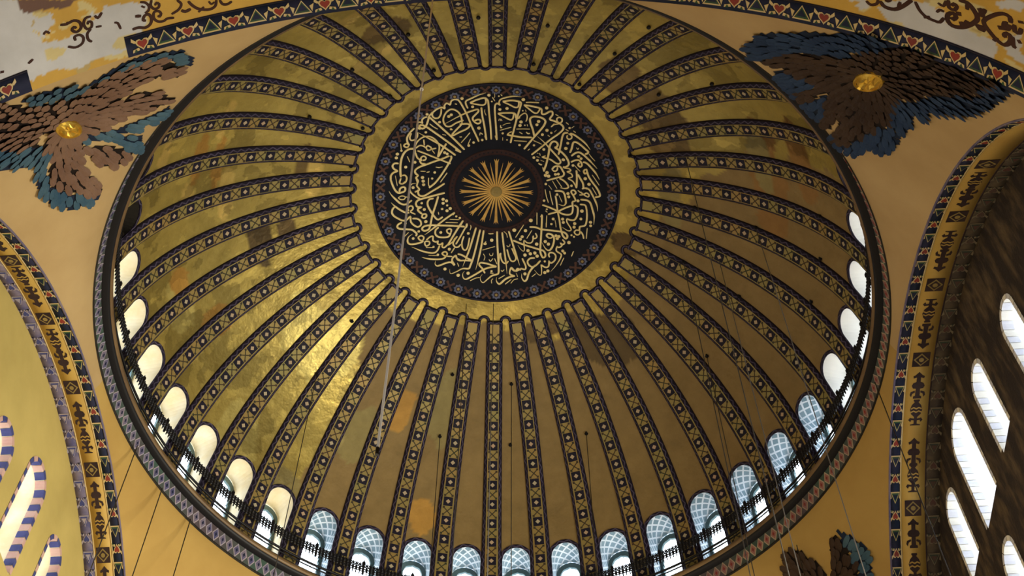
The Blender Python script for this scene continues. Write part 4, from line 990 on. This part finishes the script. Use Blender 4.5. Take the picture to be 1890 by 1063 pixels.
for ln in CALLIGRAPHY.strip().splitlines():
    a = ln.split(); w = float(a[1]); P = [tuple(map(float, q.split(','))) for q in a[2:]]
    if a[0] == 'd':
        b = MB(); x, y = P[0]; an = math.atan2(y, x)+.6; q = w*.56
        b.prism([(x+q*math.cos(an+t), y+q*math.sin(an+t)) for t in np.linspace(0, 2*math.pi, 9)[:-1]], med_pt, .025, 0, .05)
        b.build('calligraphy_dot', [M['letter']], med)
    else: ribbon('calligraphy_stroke', P, w*.86, med_pt, .03, M['letter'], med, a[0], .05)
# ------------------------------------------------------------------ cornice, ledge and railing
corn = empty('trim_1'); tag(corn, 'round dome cornice with a lozenge band and brown moulding', 'cornice', None, 'structure')
lathe('base_line', [(15.60, -.05), (15.55, -.04), (15.55, .05), (15.58, .06)], M['ledge'], corn)
lathe('band', [(15.60, .04), (15.50, .84)], M['bandteal'], corn)
lathe('groove', [(15.50, .82), (15.30, .86), (15.20, .93), (15.20, .98)], M['iron'], corn)  # cornice underside, its shade painted black
lathe('moulding', [(15.26-.15*math.cos(t), 1.10+.15*math.sin(t)) for t in np.linspace(-1.5, 1.7, 9)], M['wood'], corn)
lathe('plinth', [(15.90, 1.20), (15.90, 1.72), (16.02, 1.74)], M['ledge'], corn)
lathe('ledge', [(15.26, 1.25), (16.06, 1.27), (16.1, 1.6)], M['ledge'], corn)
b = MB(); lf = lambda x, y, o_: (x, 15.60-.125*(y-.04)-o_, y)
for m_, q, h_, bs in ((0, 1., .012, .0), (1, .74, .012, .012), (2, .30, .01, .024)): b.prism([(0, .45-.39*q), (.195*q, .45), (0, .45+.39*q), (-.195*q, .45)], lf, h_, m_, bs)
dt0 = b.build('lozenge_tile', [M['bandcream'], M['bandrose'], M['red']], corn)
dt1 = None
for k in range(236):
    if 118 < k < 222:
        if dt1 is None:
            dt1 = dup(dt0, corn); dt1.data = dt0.data.copy()
            for i_, q_ in enumerate(('lil', 'violet', 'navy')): dt1.data.materials[i_] = M[q_]
            o = dt1
        else: o = dup(dt1, corn)
    else: o = dt0 if k == 0 else dup(dt0, corn)
    o.rotation_euler = (0, 0, -2*math.pi*k/236)
rail = empty('gallery_railing', (0, 0, 1.27)); tag(rail, 'black wrought iron railing ringing the gallery at the dome foot', 'railing')
RR = 15.40
def ringbar(name, r, z, rad):
    o = lathe(name, [(r+rad*math.cos(t), z+rad*math.sin(t)) for t in np.linspace(0, 2*math.pi, 7)], M['iron'], None, 200); o.parent = rail; o.matrix_parent_inverse = Matrix.Translation((0, 0, -1.27)); return o
ringbar('top_rail', RR, 1.98, .06); ringbar('middle_rail', RR, 1.77, .035); ringbar('bottom_rail', RR, 1.38, .09)
b = MB(); rp = lambda x, z: (RR*math.sin(x/RR), RR*math.cos(x/RR), z)
for i in range(14):
    x = -1.21+2.42*i/14
    b.bar(rp(x, 1.27), rp(x, 1.98), .028 if i % 7 else .06, 5)
    if i % 7 == 0: b.bar(rp(x, 1.98), rp(x, 2.20), .07, 5, 0, .015); b.bar(rp(x, 1.88), rp(x, 2.04), .09, 6)
    xm = x+.086
    for zc, rad in ((1.52, .072), (1.67, .072), (1.85, .06)):
        pr = [rp(xm+rad*math.sin(t), zc+rad*math.cos(t)) for t in np.linspace(0, 2*math.pi, 8)]
        for p, q in zip(pr, pr[1:]): b.bar(p, q, .034, 4)
pan0 = b.build('railing_panel', [M['iron']], rail); pan0.matrix_parent_inverse = Matrix.Translation((0, 0, -1.27))
for k in range(40):
    o = pan0 if k == 0 else dup(pan0, rail); o.rotation_euler = (0, 0, -math.radians(9*k))
# ------------------------------------------------------------------ pendentives
def pend_xyz(an, z, near, sx, o_=0.):
    a0, _ = pend(0., z, near); a1, _ = pend(1., z, near); u = (an-float(a0))/max(float(a1-a0), 1e-6)
    _, r = pend(min(max(u, 0.), 1.), z, near); r = float(r)-o_*.75
    return W((sx*r*math.cos(an), (-1 if near else 1)*r*math.sin(an), z-o_*.65))
for nm, near, sx, lab in (('wall_near_right', True, 1, 'tan plaster pendentive at upper right behind the dark winged seraph'), ('wall_near_left', True, -1, 'tan plaster pendentive at upper left behind the faded winged seraph'),
                          ('wall_far_right', False, 1, 'ochre plaster pendentive at lower right below the lozenge cornice'), ('wall_far_left', False, -1, 'sunlit ochre plaster pendentive at lower left below the cornice')):
    zs = list(np.linspace(0, -2.2, 12))+[ZS+RS*math.cos(math.radians(t)) for t in np.arange(0, 87, 1.45)]+[ZN+RN*math.cos(math.radians(t)) for t in np.arange(0, 60, 2.9)]; zs = sorted(set(round(z, 3) for z in zs if z <= 0), reverse=True)
    def pf(i, j):
        u = i/48; an, r = pend(u, zs[j], near); return W((sx*float(r)*math.cos(an), (-1 if near else 1)*float(r)*math.sin(an), zs[j]))
    vs, fs = grid(49, len(zs), pf)
    tag(mesh(nm, vs, fs, M['spandrel'] if near else M['pend'], None, True), lab, 'pendentive', None, 'structure')
# ------------------------------------------------------------------ side arches and their lunette walls
def soff(x, th, o_, sx):                                         # point on the soffit of a side arch (x measured outward)
    r = RS-o_; return W((sx*(AS+x), r*math.sin(th), ZS+r*math.cos(th)))
DEPS = {1: 2.0, -1: 1.66}
def arch_band(sx, parent, name, x0, x1, mat, o_=0., n=124, t0=-90, t1=90):
    vs, fs = grid(n, 4, lambda i, j: soff((x0, x0, x1, x1)[j], math.radians(t0+(t1-t0)*i/(n-1)), (-.02, o_, o_, -.02)[j], sx))
    return mesh(name, vs, fs, mat, parent, True)
def heart_pts(s):
    return [(s*.9*math.sin(t)**3, s*(.72*math.cos(t)-.28*math.cos(2*t)-.11*math.cos(3*t)-.05*math.cos(4*t))) for t in np.linspace(0, 2*math.pi, 17)[:-1]]
def frame_at(pos, tx, ty):                                       # object matrix: x along tx, y along ty, z out of the surface
    tx = Vector(tx).normalized(); n = tx.cross(Vector(ty)).normalized(); ty = n.cross(tx)
    return Matrix(((tx.x, ty.x, n.x, pos[0]), (tx.y, ty.y, n.y, pos[1]), (tx.z, ty.z, n.z, pos[2]), (0, 0, 0, 1)))
flat = lambda x, y, o_: (x, y, o_)
def motif_heart(ms=('ivory', 'red', 'green')):
    b = MB(); H = heart_pts(.20)
    b.prism([(x*1.35, y*1.35) for x, y in H], flat, .012, 0); b.prism(H, flat, .010, 1, .012)
    for sx in (-1, 1):
        b.prism([(sx*.20, .10), (sx*.36, .26), (sx*.38, .13), (sx*.27, .05)], flat, .012, 0); b.prism([(sx*.12, -.22), (sx*.38, -.27), (sx*.36, -.17), (sx*.15, -.12)], flat, .012, 0); b.prism([(sx*.20, -.25), (sx*.33, -.27), (sx*.26, -.15)], flat, .014, 2, .01)
    return b.build('heart_motif', [M[q] for q in ms])
def motif_tri(ms=('ivory', 'green', 'navy')):
    b = MB()
    for q, m_, h in ((1., 0, 0), (.78, 1, .01), (.5, 2, .02)): b.prism([(-.34*q, -.25*q), (0, .27*q), (.34*q, -.25*q)], flat, .012, m_, h)
    for sx in (-1, 1): b.prism([(sx*.34, -.2), (sx*.42, .1), (sx*.26, .02)], flat, .012, 0)
    return b.build('pointed_motif', [M[q] for q in ms])
def motif_vase():
    b = MB(); O = [(-.06, -.62), (-.20, -.66), (-.20, -.70), (.20, -.70), (.20, -.66), (.06, -.62), (.06, -.30), (.19, -.16), (.24, .06), (.18, .26), (.07, .40), (.12, .46), (.11, .52), (-.11, .52), (-.12, .46), (-.07, .40), (-.18, .26), (-.24, .06), (-.19, -.16), (-.06, -.30)]
    b.prism(O, flat, .012, 0)
    for y in (.12, -.04): b.prism([(-.21, y), (-.1, y+.06), (0, y), (.1, y+.06), (.21, y), (.21, y-.06), (.1, y), (0, y-.06), (-.1, y), (-.21, y-.06)], flat, .010, 1, .012)
    for sx in (-1, 1): b.prism([(sx*.06, -.38), (sx*.22, -.34), (sx*.28, -.44), (sx*.2, -.54), (sx*.16, -.44), (sx*.06, -.46)], flat, .012, 0)
    return b.build('vase_motif', [M['motif'], M['goldband']])
def motif_cross():
    b = MB(); O = [(0, .68), (.14, .52), (.22, .48), (.20, .38), (.08, .42), (.08, .20), (.20, .14), (.25, .02), (.20, -.10), (.08, -.12), (.09, -.46), (.16, -.50), (.16, -.60), (-.16, -.60), (-.16, -.50), (-.09, -.46), (-.08, -.12), (-.20, -.10), (-.25, .02), (-.20, .14), (-.08, .20), (-.08, .42), (-.20, .38), (-.22, .48), (-.14, .52)]
    b.prism(O, flat, .012, 0)
    for sx in (-1, 1): b.prism([(sx*.12, -.22), (sx*.27, -.28), (sx*.3, -.42), (sx*.24, -.52), (sx*.2, -.36), (sx*.1, -.30)], flat, .012, 0)
    return b.build('finial_motif', [M['motif']])
def motif_rosette():
    b = MB(); q = .33
    b.prism([(-q, -q), (q, -q), (q, q), (-q, q)], flat, .010, 0); b.prism([(0, -.29), (.29, 0), (0, .29), (-.29, 0)], flat, .01, 1, .010); b.prism([(0, -.22), (.22, 0), (0, .22), (-.22, 0)], flat, .01, 0, .018)
    b.prism([(.10*math.sin(t), .10*math.cos(t)) for t in np.linspace(0, 2*math.pi, 9)[:-1]], flat, .01, 1, .026)
    return b.build('rosette_motif', [M['motif'], M['starlite']])
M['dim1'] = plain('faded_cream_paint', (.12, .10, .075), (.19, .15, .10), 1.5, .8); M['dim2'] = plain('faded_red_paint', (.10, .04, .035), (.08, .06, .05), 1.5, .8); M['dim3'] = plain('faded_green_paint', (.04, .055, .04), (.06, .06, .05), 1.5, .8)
PROTO = {'fheart': motif_heart(('dim1', 'dim2', 'dim3')), 'ftri': motif_tri(('dim1', 'dim3', 'dim2')), 'vheart': motif_heart(('lil', 'blue_block', 'navy')), 'vtri': motif_tri(('lil', 'blue_block', 'lil')), 'heart': motif_heart(), 'tri': motif_tri(), 'vase': motif_vase(), 'cross': motif_cross(), 'rosette': motif_rosette()}
used = set()
def put(kind, parent, mat):
    o = PROTO[kind]
    if kind in used: o = dup(o, parent)
    else: used.add(kind); o.parent = parent
    o.matrix_world = mat
    return o
def soff_frame(x, th, sx, scx=1., scy=1., flip=1):
    p = soff(x, th, .015, sx); a = soff(x+.1, th, .015, sx); b = soff(x, th+.01*flip, .015, sx)
    tx = Vector(a)-Vector(p); ty = Vector(b)-Vector(p); inw = Vector(W((0, 0, ZS)))-Vector(p); inw.x = 0
    if tx.cross(ty).dot(Vector((0, 0, -1))) < 0: tx = -tx
    return frame_at(p, tx, ty) @ Matrix.Diagonal((scx, scy, 1, 1))
for sx, nm, lab in ((1, 'trim_2', 'right arch soffit with hearts, vases and finials on gold'), (-1, 'trim_3', 'left arch soffit with hearts, vases and finials on gold')):
    t = empty(nm, W((sx*AS, 0, ZS+RS))); t.location = (0, 0, 0); tag(t, lab, 'arch', None, 'structure')
    DEP = DEPS[sx]; g0, g1 = (.46, 1.40) if sx > 0 else (.46, 1.16); gm = (g0+g1)/2
    arch_band(sx, t, 'edge_line', -.04, .03, M['violet'], .03)
    arch_band(sx, t, 'heart_band', .03, g0-.05, M['navy'], .0)
    arch_band(sx, t, 'band_line', g0-.05, g0, M['ivory'], .012)
    arch_band(sx, t, 'gold_band', g0, g1, M['goldband'], .0)
    arch_band(sx, t, 'band_line', g1, g1+.05, M['motif'] if sx > 0 else M['ivory'], .012)
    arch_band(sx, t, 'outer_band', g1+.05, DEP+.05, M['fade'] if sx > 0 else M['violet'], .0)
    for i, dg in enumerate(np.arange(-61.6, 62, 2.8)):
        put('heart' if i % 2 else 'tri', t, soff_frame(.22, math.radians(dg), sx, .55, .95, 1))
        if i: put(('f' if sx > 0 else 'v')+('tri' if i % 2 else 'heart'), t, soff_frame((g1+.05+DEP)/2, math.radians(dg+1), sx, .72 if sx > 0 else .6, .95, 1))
    ros = (-40, -26.8, -12.9, .44, 24.1, 37.5) if sx > 0 else (-40, -27.5, -14.6, -1.55, 12.5, 26.)
    vas = (-35.2, -21.2, -7.8, 8.9, 19.3, 32.6) if sx > 0 else (-36.5, -23.5, -10.1, 7.4, 21.1, 34.)
    crs = (-31.2, -17.7, -3.7, 4.9, 15.6, 28.) if sx > 0 else (-32, -19.3, -6.2, 3.25, 16.7, 30.)
    sc_ = 1. if sx > 0 else .86
    for dg in ros: put('rosette', t, soff_frame(gm, math.radians(dg), sx, sc_))
    for dg in vas: put('vase', t, soff_frame(gm, math.radians(dg), sx, sc_, .95, -1 if dg > 0 else 1))
    for dg in crs: put('cross', t, soff_frame(gm, math.radians(dg), sx, sc_, .95, -1 if dg > 0 else 1))
def arch_hole(yc, hw, top, bot, n=16):
    sp = top-hw
    return [(yc-hw, bot)]+[(yc-hw*math.cos(t), sp+hw*math.sin(t)) for t in np.linspace(0, math.pi, n)]+[(yc+hw, bot)]
LUN = {1: [(-4.98, .68, -5.2, -9.), (-1.17, .70, -3.6, -7.42), (2.1, 1.02, -2.45, -7.3), (5.37, .74, -3.1, -6.85), (2.5, .70, -8.85, -12.8)],
       -1: [(-1.58, .78, -4.95, -8.5), (1.45, .88, -3.6, -8.35), (4.75, .72, -4.25, -8.)]}
wn = num
for sx, nm, mt, lab in ((1, 'wall_right', 'wallR', 'dark streaked lunette wall pierced by windows under right arch'), (-1, 'wall_left', 'wallL', 'yellow lunette wall pierced by windows under left arch')):
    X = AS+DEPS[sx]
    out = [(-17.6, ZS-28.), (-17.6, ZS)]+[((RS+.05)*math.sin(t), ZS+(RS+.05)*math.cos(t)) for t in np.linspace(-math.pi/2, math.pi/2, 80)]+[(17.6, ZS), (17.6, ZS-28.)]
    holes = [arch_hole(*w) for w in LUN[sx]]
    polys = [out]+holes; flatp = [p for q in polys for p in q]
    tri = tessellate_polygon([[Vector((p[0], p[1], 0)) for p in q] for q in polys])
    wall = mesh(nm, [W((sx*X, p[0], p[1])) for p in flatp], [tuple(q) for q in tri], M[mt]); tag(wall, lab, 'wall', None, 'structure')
    pos = {1: ('uppermost right', 'left of the tall middle one', 'tall middle one', 'lower one nearest the frame bottom', 'low corner one'), -1: ('cut by the left frame edge', 'middle one with open glazing strip', 'lowest one nearest the arch')}[sx]
    for (yc, hw, top, bot), hl, ps in zip(LUN[sx], holes, pos):
        wn += 1; w = empty('window_%d' % wn)
        tag(w, ('%s lunette window, %s' % ('blinding white' if sx > 0 else 'red and blue bordered', ps)), 'window', 'lunette windows of the %s wall' % ('right' if sx > 0 else 'left'), 'structure')
        D = 1.25; n = len(hl); mid = (yc, (top+bot)/2)
        vs = []; fs = []
        for i, (y, z) in enumerate(hl):
            for d in (0, .5, 1): vs.append(W((sx*(X+D*d), yc+(y-yc)*(1-.06*d), z)))
            if i: fs += [(3*i-3+j, 3*i-2+j, 3*i+1+j, 3*i+j) for j in range(2)]
        b0 = 3*(n-1); fs += [(j, j+1, b0+j+1, b0+j) for j in range(2)]
        mesh('reveal', vs, fs, M['whitewash'] if sx > 0 else M['cream'], w)
        # outer frame with glazing
        fr = MB(); hi = [(yc+(y-yc)*.94, z) for y, z in hl]; gk = .76 if sx > 0 else .55; ins = [(yc+(y-yc)*gk, mid[1]+(z-mid[1])*.92) for y, z in hl]
        vv = []; ff = []
        for i in range(n):
            for P_, xx in ((hi[i], X+D), (ins[i], X+D-.02), (ins[i], X+D+.1)): vv.append(W((sx*xx, P_[0], P_[1])))
            j = (i+1) % n; ff += [(3*i, 3*j, 3*j+1, 3*i+1), (3*i+1, 3*j+1, 3*j+2, 3*i+2)]
        fr.add(vv, ff)
        for z in np.arange(bot+.6, top-.5, .75): fr.bar(W((sx*(X+D), yc-hw*gk, z)), W((sx*(X+D), yc+hw*gk, z)), .03 if sx < 0 else .012, 4)
        fr.build('window_frame', [M['frame'] if sx > 0 else M['cream']], w)
        mesh('pane', [W((sx*(X+D+.05), p[0], p[1])) for p in ins], [tuple(range(n))], M['glass'], w)
        # painted voussoirs round the inner edge of the reveal
        path = catmull(hl[1:-1], .1); path = [np.array(hl[0])]+list(path)+[np.array(hl[-1])]
        seg = [0.]
        for a_, b_ in zip(path, path[1:]): seg.append(seg[-1]+float(np.hypot(*(b_-a_))))
        ext = np.array(seg); px = np.array([p[0] for p in path]); pz = np.array([p[1] for p in path]); L = ext[-1]; bl = .36; k = 0; l = 0.
        while l+bl*.9 < L:
            q = np.linspace(l+.015, l+bl-.015, 4); v8 = []
            for s_ in q:
                y, z = np.interp(s_, ext, px), np.interp(s_, ext, pz); cy, cz_ = yc, min(z, top-hw)
                dn = np.array((cy-y, cz_-z)); dn = dn/(np.hypot(*dn)+1e-6)*.03
                v8 += [W((sx*(X-.02), y+dn[0], z+dn[1])), W((sx*(X+.36), y+dn[0], z+dn[1])), W((sx*(X-.02), y-dn[0]*5, z-dn[1]*5))]
            f8 = []
            for i in range(3): f8 += [(3*i, 3*i+1, 3*i+4, 3*i+3), (3*i, 3*i+3, 3*i+5, 3*i+2)]
            mesh('voussoir', v8, f8, (M['blue_block'] if k % 2 else M['rose_block']) if sx < 0 else (M['pale_block'] if k % 2 else M['whitewash']), w)
            l += bl; k += 1
# ------------------------------------------------------------------ near vault with hearts, scrolls and bared plaster
vault = empty('trim_4'); tag(vault, 'yellow arch vault with dark scrollwork and bared white plaster', 'vault', None, 'structure')
def vlt(x, y, o_):
    k = (RN-o_)/RN; zz = math.sqrt(max(RN**2-x*x, .01)); return W((x*k, y, ZN+zz*k))
YEL = (.62, .37, .065); WHT = (.60, .60, .64); PALE = (.66, .55, .27); BRN = (.16, .085, .065); SKIN = (.50, .37, .15)
nT, nY = 760, 84
vs = []; tone = []; fs = []
for j in range(nY):
    y = -AN+.08-(4.68)*j/(nY-1)
    for i in range(nT):
        th = math.radians(-89+178*i/(nT-1)); x = RN*math.sin(th); vs.append(W((x, y, ZN+RN*math.cos(th))))
        p = Vector((x, y, 3.)); nz = .22*noise.noise(p*1.6)+.10*noise.noise(p*5.); nq = noise.noise(Vector((x*1.3, y*2.2, 7.)))
        c = YEL if nq < .25 or abs(x) < 8 else (PALE if x > 11.5 or x < -12 else YEL)
        if abs(x) > 8:
            a = (x+nz, y+nz*.8)
            if any(in_poly(a[0], a[1], P) for P in PLASTER):
                c = WHT if nq < .30 else PALE
            elif any(in_poly(x+nz*3, y+nz*3, P) for P in PLASTER): c = SKIN if nq > 0 else PALE
            if any(in_poly(a[0], a[1], P) for P in BROWNED): c = BRN
        tone.append((*c, 1.))
for j in range(nY-1):
    for i in range(nT-1): b0 = j*nT+i; fs.append((b0, b0+1, b0+nT+1, b0+nT))
o = mesh('soffit', vs, fs, M['vault'], vault, True)
a = o.data.color_attributes.new('tone', 'FLOAT_COLOR', 'POINT'); a.data.foreach_set('color', [c for t in tone for c in t])
vs, fs = grid(60, 2, lambda i, j: vlt(RN*math.sin(math.radians(-89+178*i/59)), (-19.5, -42.)[j], .0)); mesh('inner_vault', vs, fs, M['goldband'], vault, True)
def vband(name, y0, y1, mat, o_, t0=-38.2, t1=88):
    vs, fs = grid(160, 4, lambda i, j: vlt(RN*math.sin(math.radians(t0+(t1-t0)*i/159)), (y0, y0, y1, y1)[j], (-.02, o_, o_, -.02)[j])); return mesh(name, vs, fs, mat, vault, True)
vband('heart_band', -AN+.09, -AN-.52, M['navy'], .012); vband('band_line', -AN-.52, -AN-.58, M['dark'], .02)
vband('heart_band', -AN+.09, -AN-.52, M['navy'], .012, -88, -49.3); vband('band_line', -AN-.52, -AN-.58, M['dark'], .02, -88, -49.3)
def vlt_frame(th, y, sc):
    x = RN*math.sin(th); p = vlt(x, y, .03); a_ = vlt(RN*math.sin(th+.01), y, .03); b_ = vlt(x, y-.1, .03)
    tx = Vector(a_)-Vector(p); ty = Vector(b_)-Vector(p)
    if tx.cross(ty).z > 0: tx = -tx
    return frame_at(p, tx, ty) @ Matrix.Diagonal((sc, sc*.95, 1, 1))
th0 = math.asin(9.87/RN); pit = (math.asin(14.73/RN)-math.asin(9.87/RN))/5
for k in range(-22, 11):
    for d, kd in ((0, 'heart'), (.5, 'tri')):
        th = th0+(k+d)*pit
        if abs(th) < math.radians(80) and not math.radians(-50) < th < math.radians(-37.6): put(kd, vault, vlt_frame(th, -AN-.25, .93))
for w_, P in SCROLLS: ribbon('scroll', P, w_*.82, vlt, .012, M['scroll'], vault, '.', .004)
# ------------------------------------------------------------------ seraphs on the pendentives
FEATHER_V = [(0, 0, .01), (.12, .34, .0), (.5, .5, .0), (.85, .40, .0), (1., 0, .0), (.85, -.40, 0), (.5, -.5, 0), (.12, -.34, 0), (.25, 0, .35), (.75, 0, .28)]
FEATHER_F = [f[::-1] for f in [(0, 8, 1), (1, 8, 2), (2, 8, 9), (2, 9, 3), (3, 9, 4), (4, 9, 5), (5, 9, 6), (6, 9, 8), (6, 8, 7), (7, 8, 0)]]
def feather_mesh(name, mat): return mesh(name, FEATHER_V, FEATHER_F, mat)
def seraph(data, near, sx, label, mats, size, uscale=16.5):
    (cu, cv), polys, rim = data
    sf = lambda u, v, o_: pend_xyz(u/uscale, v/1.35, near, sx, o_)
    root = empty('seraph_mosaic', sf(cu, cv, 0)); tag(root, label, 'mosaic', 'winged seraphs on the pendentives')
    inv = Matrix.Translation(root.location).inverted()
    def adopt(o): o.parent = root; o.matrix_parent_inverse = inv; return o
    count = 0; todo = []
    if rim: polys = polys+[('brown', [(cu+(u-cu)*1.75, cv+(v-cv)*1.75) for u, v in rim])]
    for kd, P in polys:
        # ground of the wing, a thin raised plate following the surface
        nb = []
        for p, q in zip(P, P[1:]+P[:1]):
            m = max(1, int(math.hypot(q[0]-p[0], q[1]-p[1])/.35))
            nb += [(p[0]+(q[0]-p[0])*i/m, p[1]+(q[1]-p[1])*i/m) for i in range(m)]
        us = [p[0] for p in nb]; vs_ = [p[1] for p in nb]; st = .14; idx = {}; V = []; F = []
        u0, v0 = min(us), min(vs_)
        def vid(a, c):
            if (a, c) not in idx: idx[(a, c)] = len(V); V.append(sf(u0+a*st, v0+c*st, .03))
            return idx[(a, c)]
        for a in range(int((max(us)-u0)/st)+1):
            for c in range(int((max(vs_)-v0)/st)+1):
                if in_poly(u0+(a+.5)*st, v0+(c+.5)*st, P): F.append((vid(a, c), vid(a+1, c), vid(a+1, c+1), vid(a, c+1)))
        wing = adopt(mesh('wing', V, F, M['under_b' if kd == 'brown' else 'under_u']))
        fm = None; L, Wd = size; pu, pv = Wd*1.04, L*.70
        rows = int((max(vs_)-min(vs_)+max(us)-min(us))/pv)+8
        # rings of feathers around the seraph's centre
        rmax = max(math.hypot(u-cu, v-cv) for u, v in nb); rmin = min(math.hypot(u-cu, v-cv) for u, v in nb)
        rr = max(.55, rmin-.2); ring = 0
        while rr < rmax+.1:
            na = int(2*math.pi*rr/pu)
            for i in range(na):
                t = 2*math.pi*(i+.5*(ring % 2))/na+.13*noise.noise(Vector((rr, i, 1.)))
                u, v = cu+rr*math.cos(t), cv+rr*math.sin(t)
                if not in_poly(u, v, P): continue
                bend = .35*math.sin(rr*.5+len(P))
                p = sf(u-.5*L*math.cos(t), v-.5*L*math.sin(t), .045); t2 = t+bend*.5
                a_ = sf(u-.5*L*math.cos(t)+.1*math.cos(t2), v-.5*L*math.sin(t)+.1*math.sin(t2), .05)
                tx = Vector(a_)-Vector(p); ty0 = Vector(sf(u-.5*L*math.cos(t)-.1*math.sin(t2), v-.5*L*math.sin(t)+.1*math.cos(t2), .05))-Vector(p)
                n_ = tx.cross(ty0); 
                if n_.dot(Vector((-p[0], -p[1], -8))) < 0: ty0 = -ty0
                k = .85+.3*random.random()
                mw = frame_at(p, tx, ty0) @ Matrix.Rotation(-.10, 4, 'Y') @ Matrix.Diagonal((L*k, Wd*(.95+.25*random.random()), .11, 1))
                todo.append((k, wing, kd, mw)); count += 1
            rr += pv; ring += 1
    todo.sort(key=lambda q: -q[0])
    for k, wing, kd, mw in todo[:300]:
        key = kd+label[:6]
        if key not in FEATHERS: FEATHERS[key] = f = feather_mesh('feather', mats[0] if kd == 'brown' else mats[1])
        else: f = FEATHERS[key].copy(); COL.objects.link(f)
        f.parent = wing; f.matrix_parent_inverse = Matrix.Identity(4); f.matrix_basis = mw
    if todo[300:]:
        b = MB()
        for k, wing, kd, mw in todo[300:]: b.add([mw @ Vector(p) for p in FEATHER_V], FEATHER_F, 0 if kd == 'brown' else 1)
        o = adopt(b.build('small_feathers', [mats[0], mats[1]])); o['kind'] = 'stuff'
    return root, count, sf
FEATHERS = {}
def boss(root, sf, cu, cv, rim):
    N = len(rim); V = []; F = []
    prof_ = ((1.08, .03), (1., .13), (.86, .17), (.80, .11), (.55, .19), (.28, .12), (.03, .17))
    for j, (q, h) in enumerate(prof_):
        for i, (u, v) in enumerate(rim):
            k = q*(1+(.10*math.cos(2*math.pi*i*5/N+j) if j in (4, 5) else 0)); V.append(sf(cu+(u-cu)*k, cv+(v-cv)*k, h+(.035*math.cos(2*math.pi*i*5/N) if j in (4, 5) else 0)))
    for j in range(len(prof_)-1):
        for i in range(N): F.append((j*N+i, j*N+(i+1) % N, (j+1)*N+(i+1) % N, (j+1)*N+i))
    o = mesh('face_cover', V, F, M['boss']); o.parent = root; o.matrix_parent_inverse = Matrix.Translation(root.location).inverted()
for data, near, sx, lab, mt, size in ((SERAPH_A, True, 1, 'dark brown and blue six-winged seraph with bright gold centre, upper right', ('feather_b', 'feather_u'), (.54, .25)),
                                      (SERAPH_B, True, -1, 'faded brown and teal six-winged seraph at the upper left corner', ('feather_l', 'feather_v'), (.54, .25)),
                                      (SERAPH_C, False, 1, 'partly seen seraph wings at the lower right edge of the dome', ('feather_b', 'feather_v'), (.60, .25))):
    root, cnt, sf = seraph(data, near, sx, lab, (M[mt[0]], M[mt[1]]), size)
    print('seraph feathers', cnt)
    if near: boss(root, sf, data[0][0], data[0][1], data[2])
# ------------------------------------------------------------------ lamp cables
allc = sorted([(x, y, z, 'd') for x, y, z in CABLES]+[(x, y, z, 'l') for x, y, z in LOW_CABLES])
for i, (x, y, z, kd) in enumerate(allc):
    o = tube('lamp_cable', (0, 0, 0), (0, 0, -34-z+.25), .020 if kd == 'd' else .024, M['cable_pale'] if (x, y, z) in CABLES[:3] else M['cable']); o.location = (x, y, z-.25)
    tag(o, 'thin %s lamp cable hanging from the %s, %s from the left' % ('pale' if (x, y, z) in CABLES[:3] else 'dark', 'dome' if kd == 'd' else 'cornice', ORD[i]), 'cable', 'thin lamp cables')
a_, e_ = BRIGHT_CABLE
bc = empty('bright_cable', a_); tag(bc, 'bright steel cable crossing in front of the black medallion', 'cable')
d_ = Vector(e_)-Vector(a_); tube('strand', (0, 0, 0), d_, .027, M['cable_bright'], bc)
b = MB(); b.bar(d_*.3425, d_*.345, .055, 8); b.build('clamp', [M['cable_bright']], bc)
b = MB(); b.bar(d_*.998, d_*1.006, .035, 8); b.build('end_fitting', [M['iron']], bc)
# ------------------------------------------------------------------ the unseen nave that closes the room
tag(mesh('floor', [W(p) for p in ((-20, -44, -44.2), (20, -44, -44.2), (20, 20, -44.2), (-20, 20, -44.2))], [(0, 1, 2, 3)], M['floor']), 'grey marble nave floor far below the dome', 'floor', None, 'structure')
def plane(nm, pts, lab): tag(mesh(nm, [W(p) for p in pts], [tuple(range(len(pts)))], M['stone']), lab, 'wall', None, 'structure')
vs, fs = grid(80, 2, lambda i, j: W((RS*math.sin(math.radians(-91+182*i/79)), (AS-.35, 17.3)[j], ZS+RS*math.cos(math.radians(-91+182*i/79))))); tag(mesh('trim_5', vs, fs, M['goldband'], None, True), 'far arch soffit below the frame', 'arch', None, 'structure')
plane('wall_far', ((-18, 17, -44.2), (18, 17, -44.2), (18, 17, 0), (-18, 17, 0)), 'far nave wall beyond the dome, below the frame')
plane('wall_near', ((-18, -41.9, -44.2), (18, -41.9, -44.2), (18, -41.9, .5), (-18, -41.9, .5)), 'nave wall behind the camera')
plane('wall_aisle_right', ((16.55, -42, -44.2), (16.55, -14.6, -44.2), (16.55, -14.6, -15.5), (16.55, -42, -15.5)), 'marble aisle wall to the right of the camera')
plane('wall_aisle_left', ((-16.55, -42, -44.2), (-16.55, -14.6, -44.2), (-16.55, -14.6, -15.5), (-16.55, -42, -15.5)), 'marble aisle wall to the left of the camera')
for sx in (-1, 1):
    for sy, a2 in ((-1, AN), (1, AS)):
        p = MB(); x0, x1, y0, y1 = sx*(AS-.05), sx*18., sy*(a2-.05), sy*(a2+2.6); zt = ZS+.3
        v = [W((x, y, z)) for z in (-44.2, zt) for x, y in ((x0, y0), (x1, y0), (x1, y1), (x0, y1))]
        p.add(v, [(0, 1, 5, 4), (1, 2, 6, 5), (2, 3, 7, 6), (3, 0, 4, 7), (4, 5, 6, 7)])
        tag(p.build('wall_pier_%s_%s' % ('right' if sx > 0 else 'left', 'near' if sy < 0 else 'far'), [M['stone']]), 'marble pier carrying the %s %s corner of the dome bay' % ('near' if sy < 0 else 'far', 'right' if sx > 0 else 'left'), 'pier', None, 'structure')
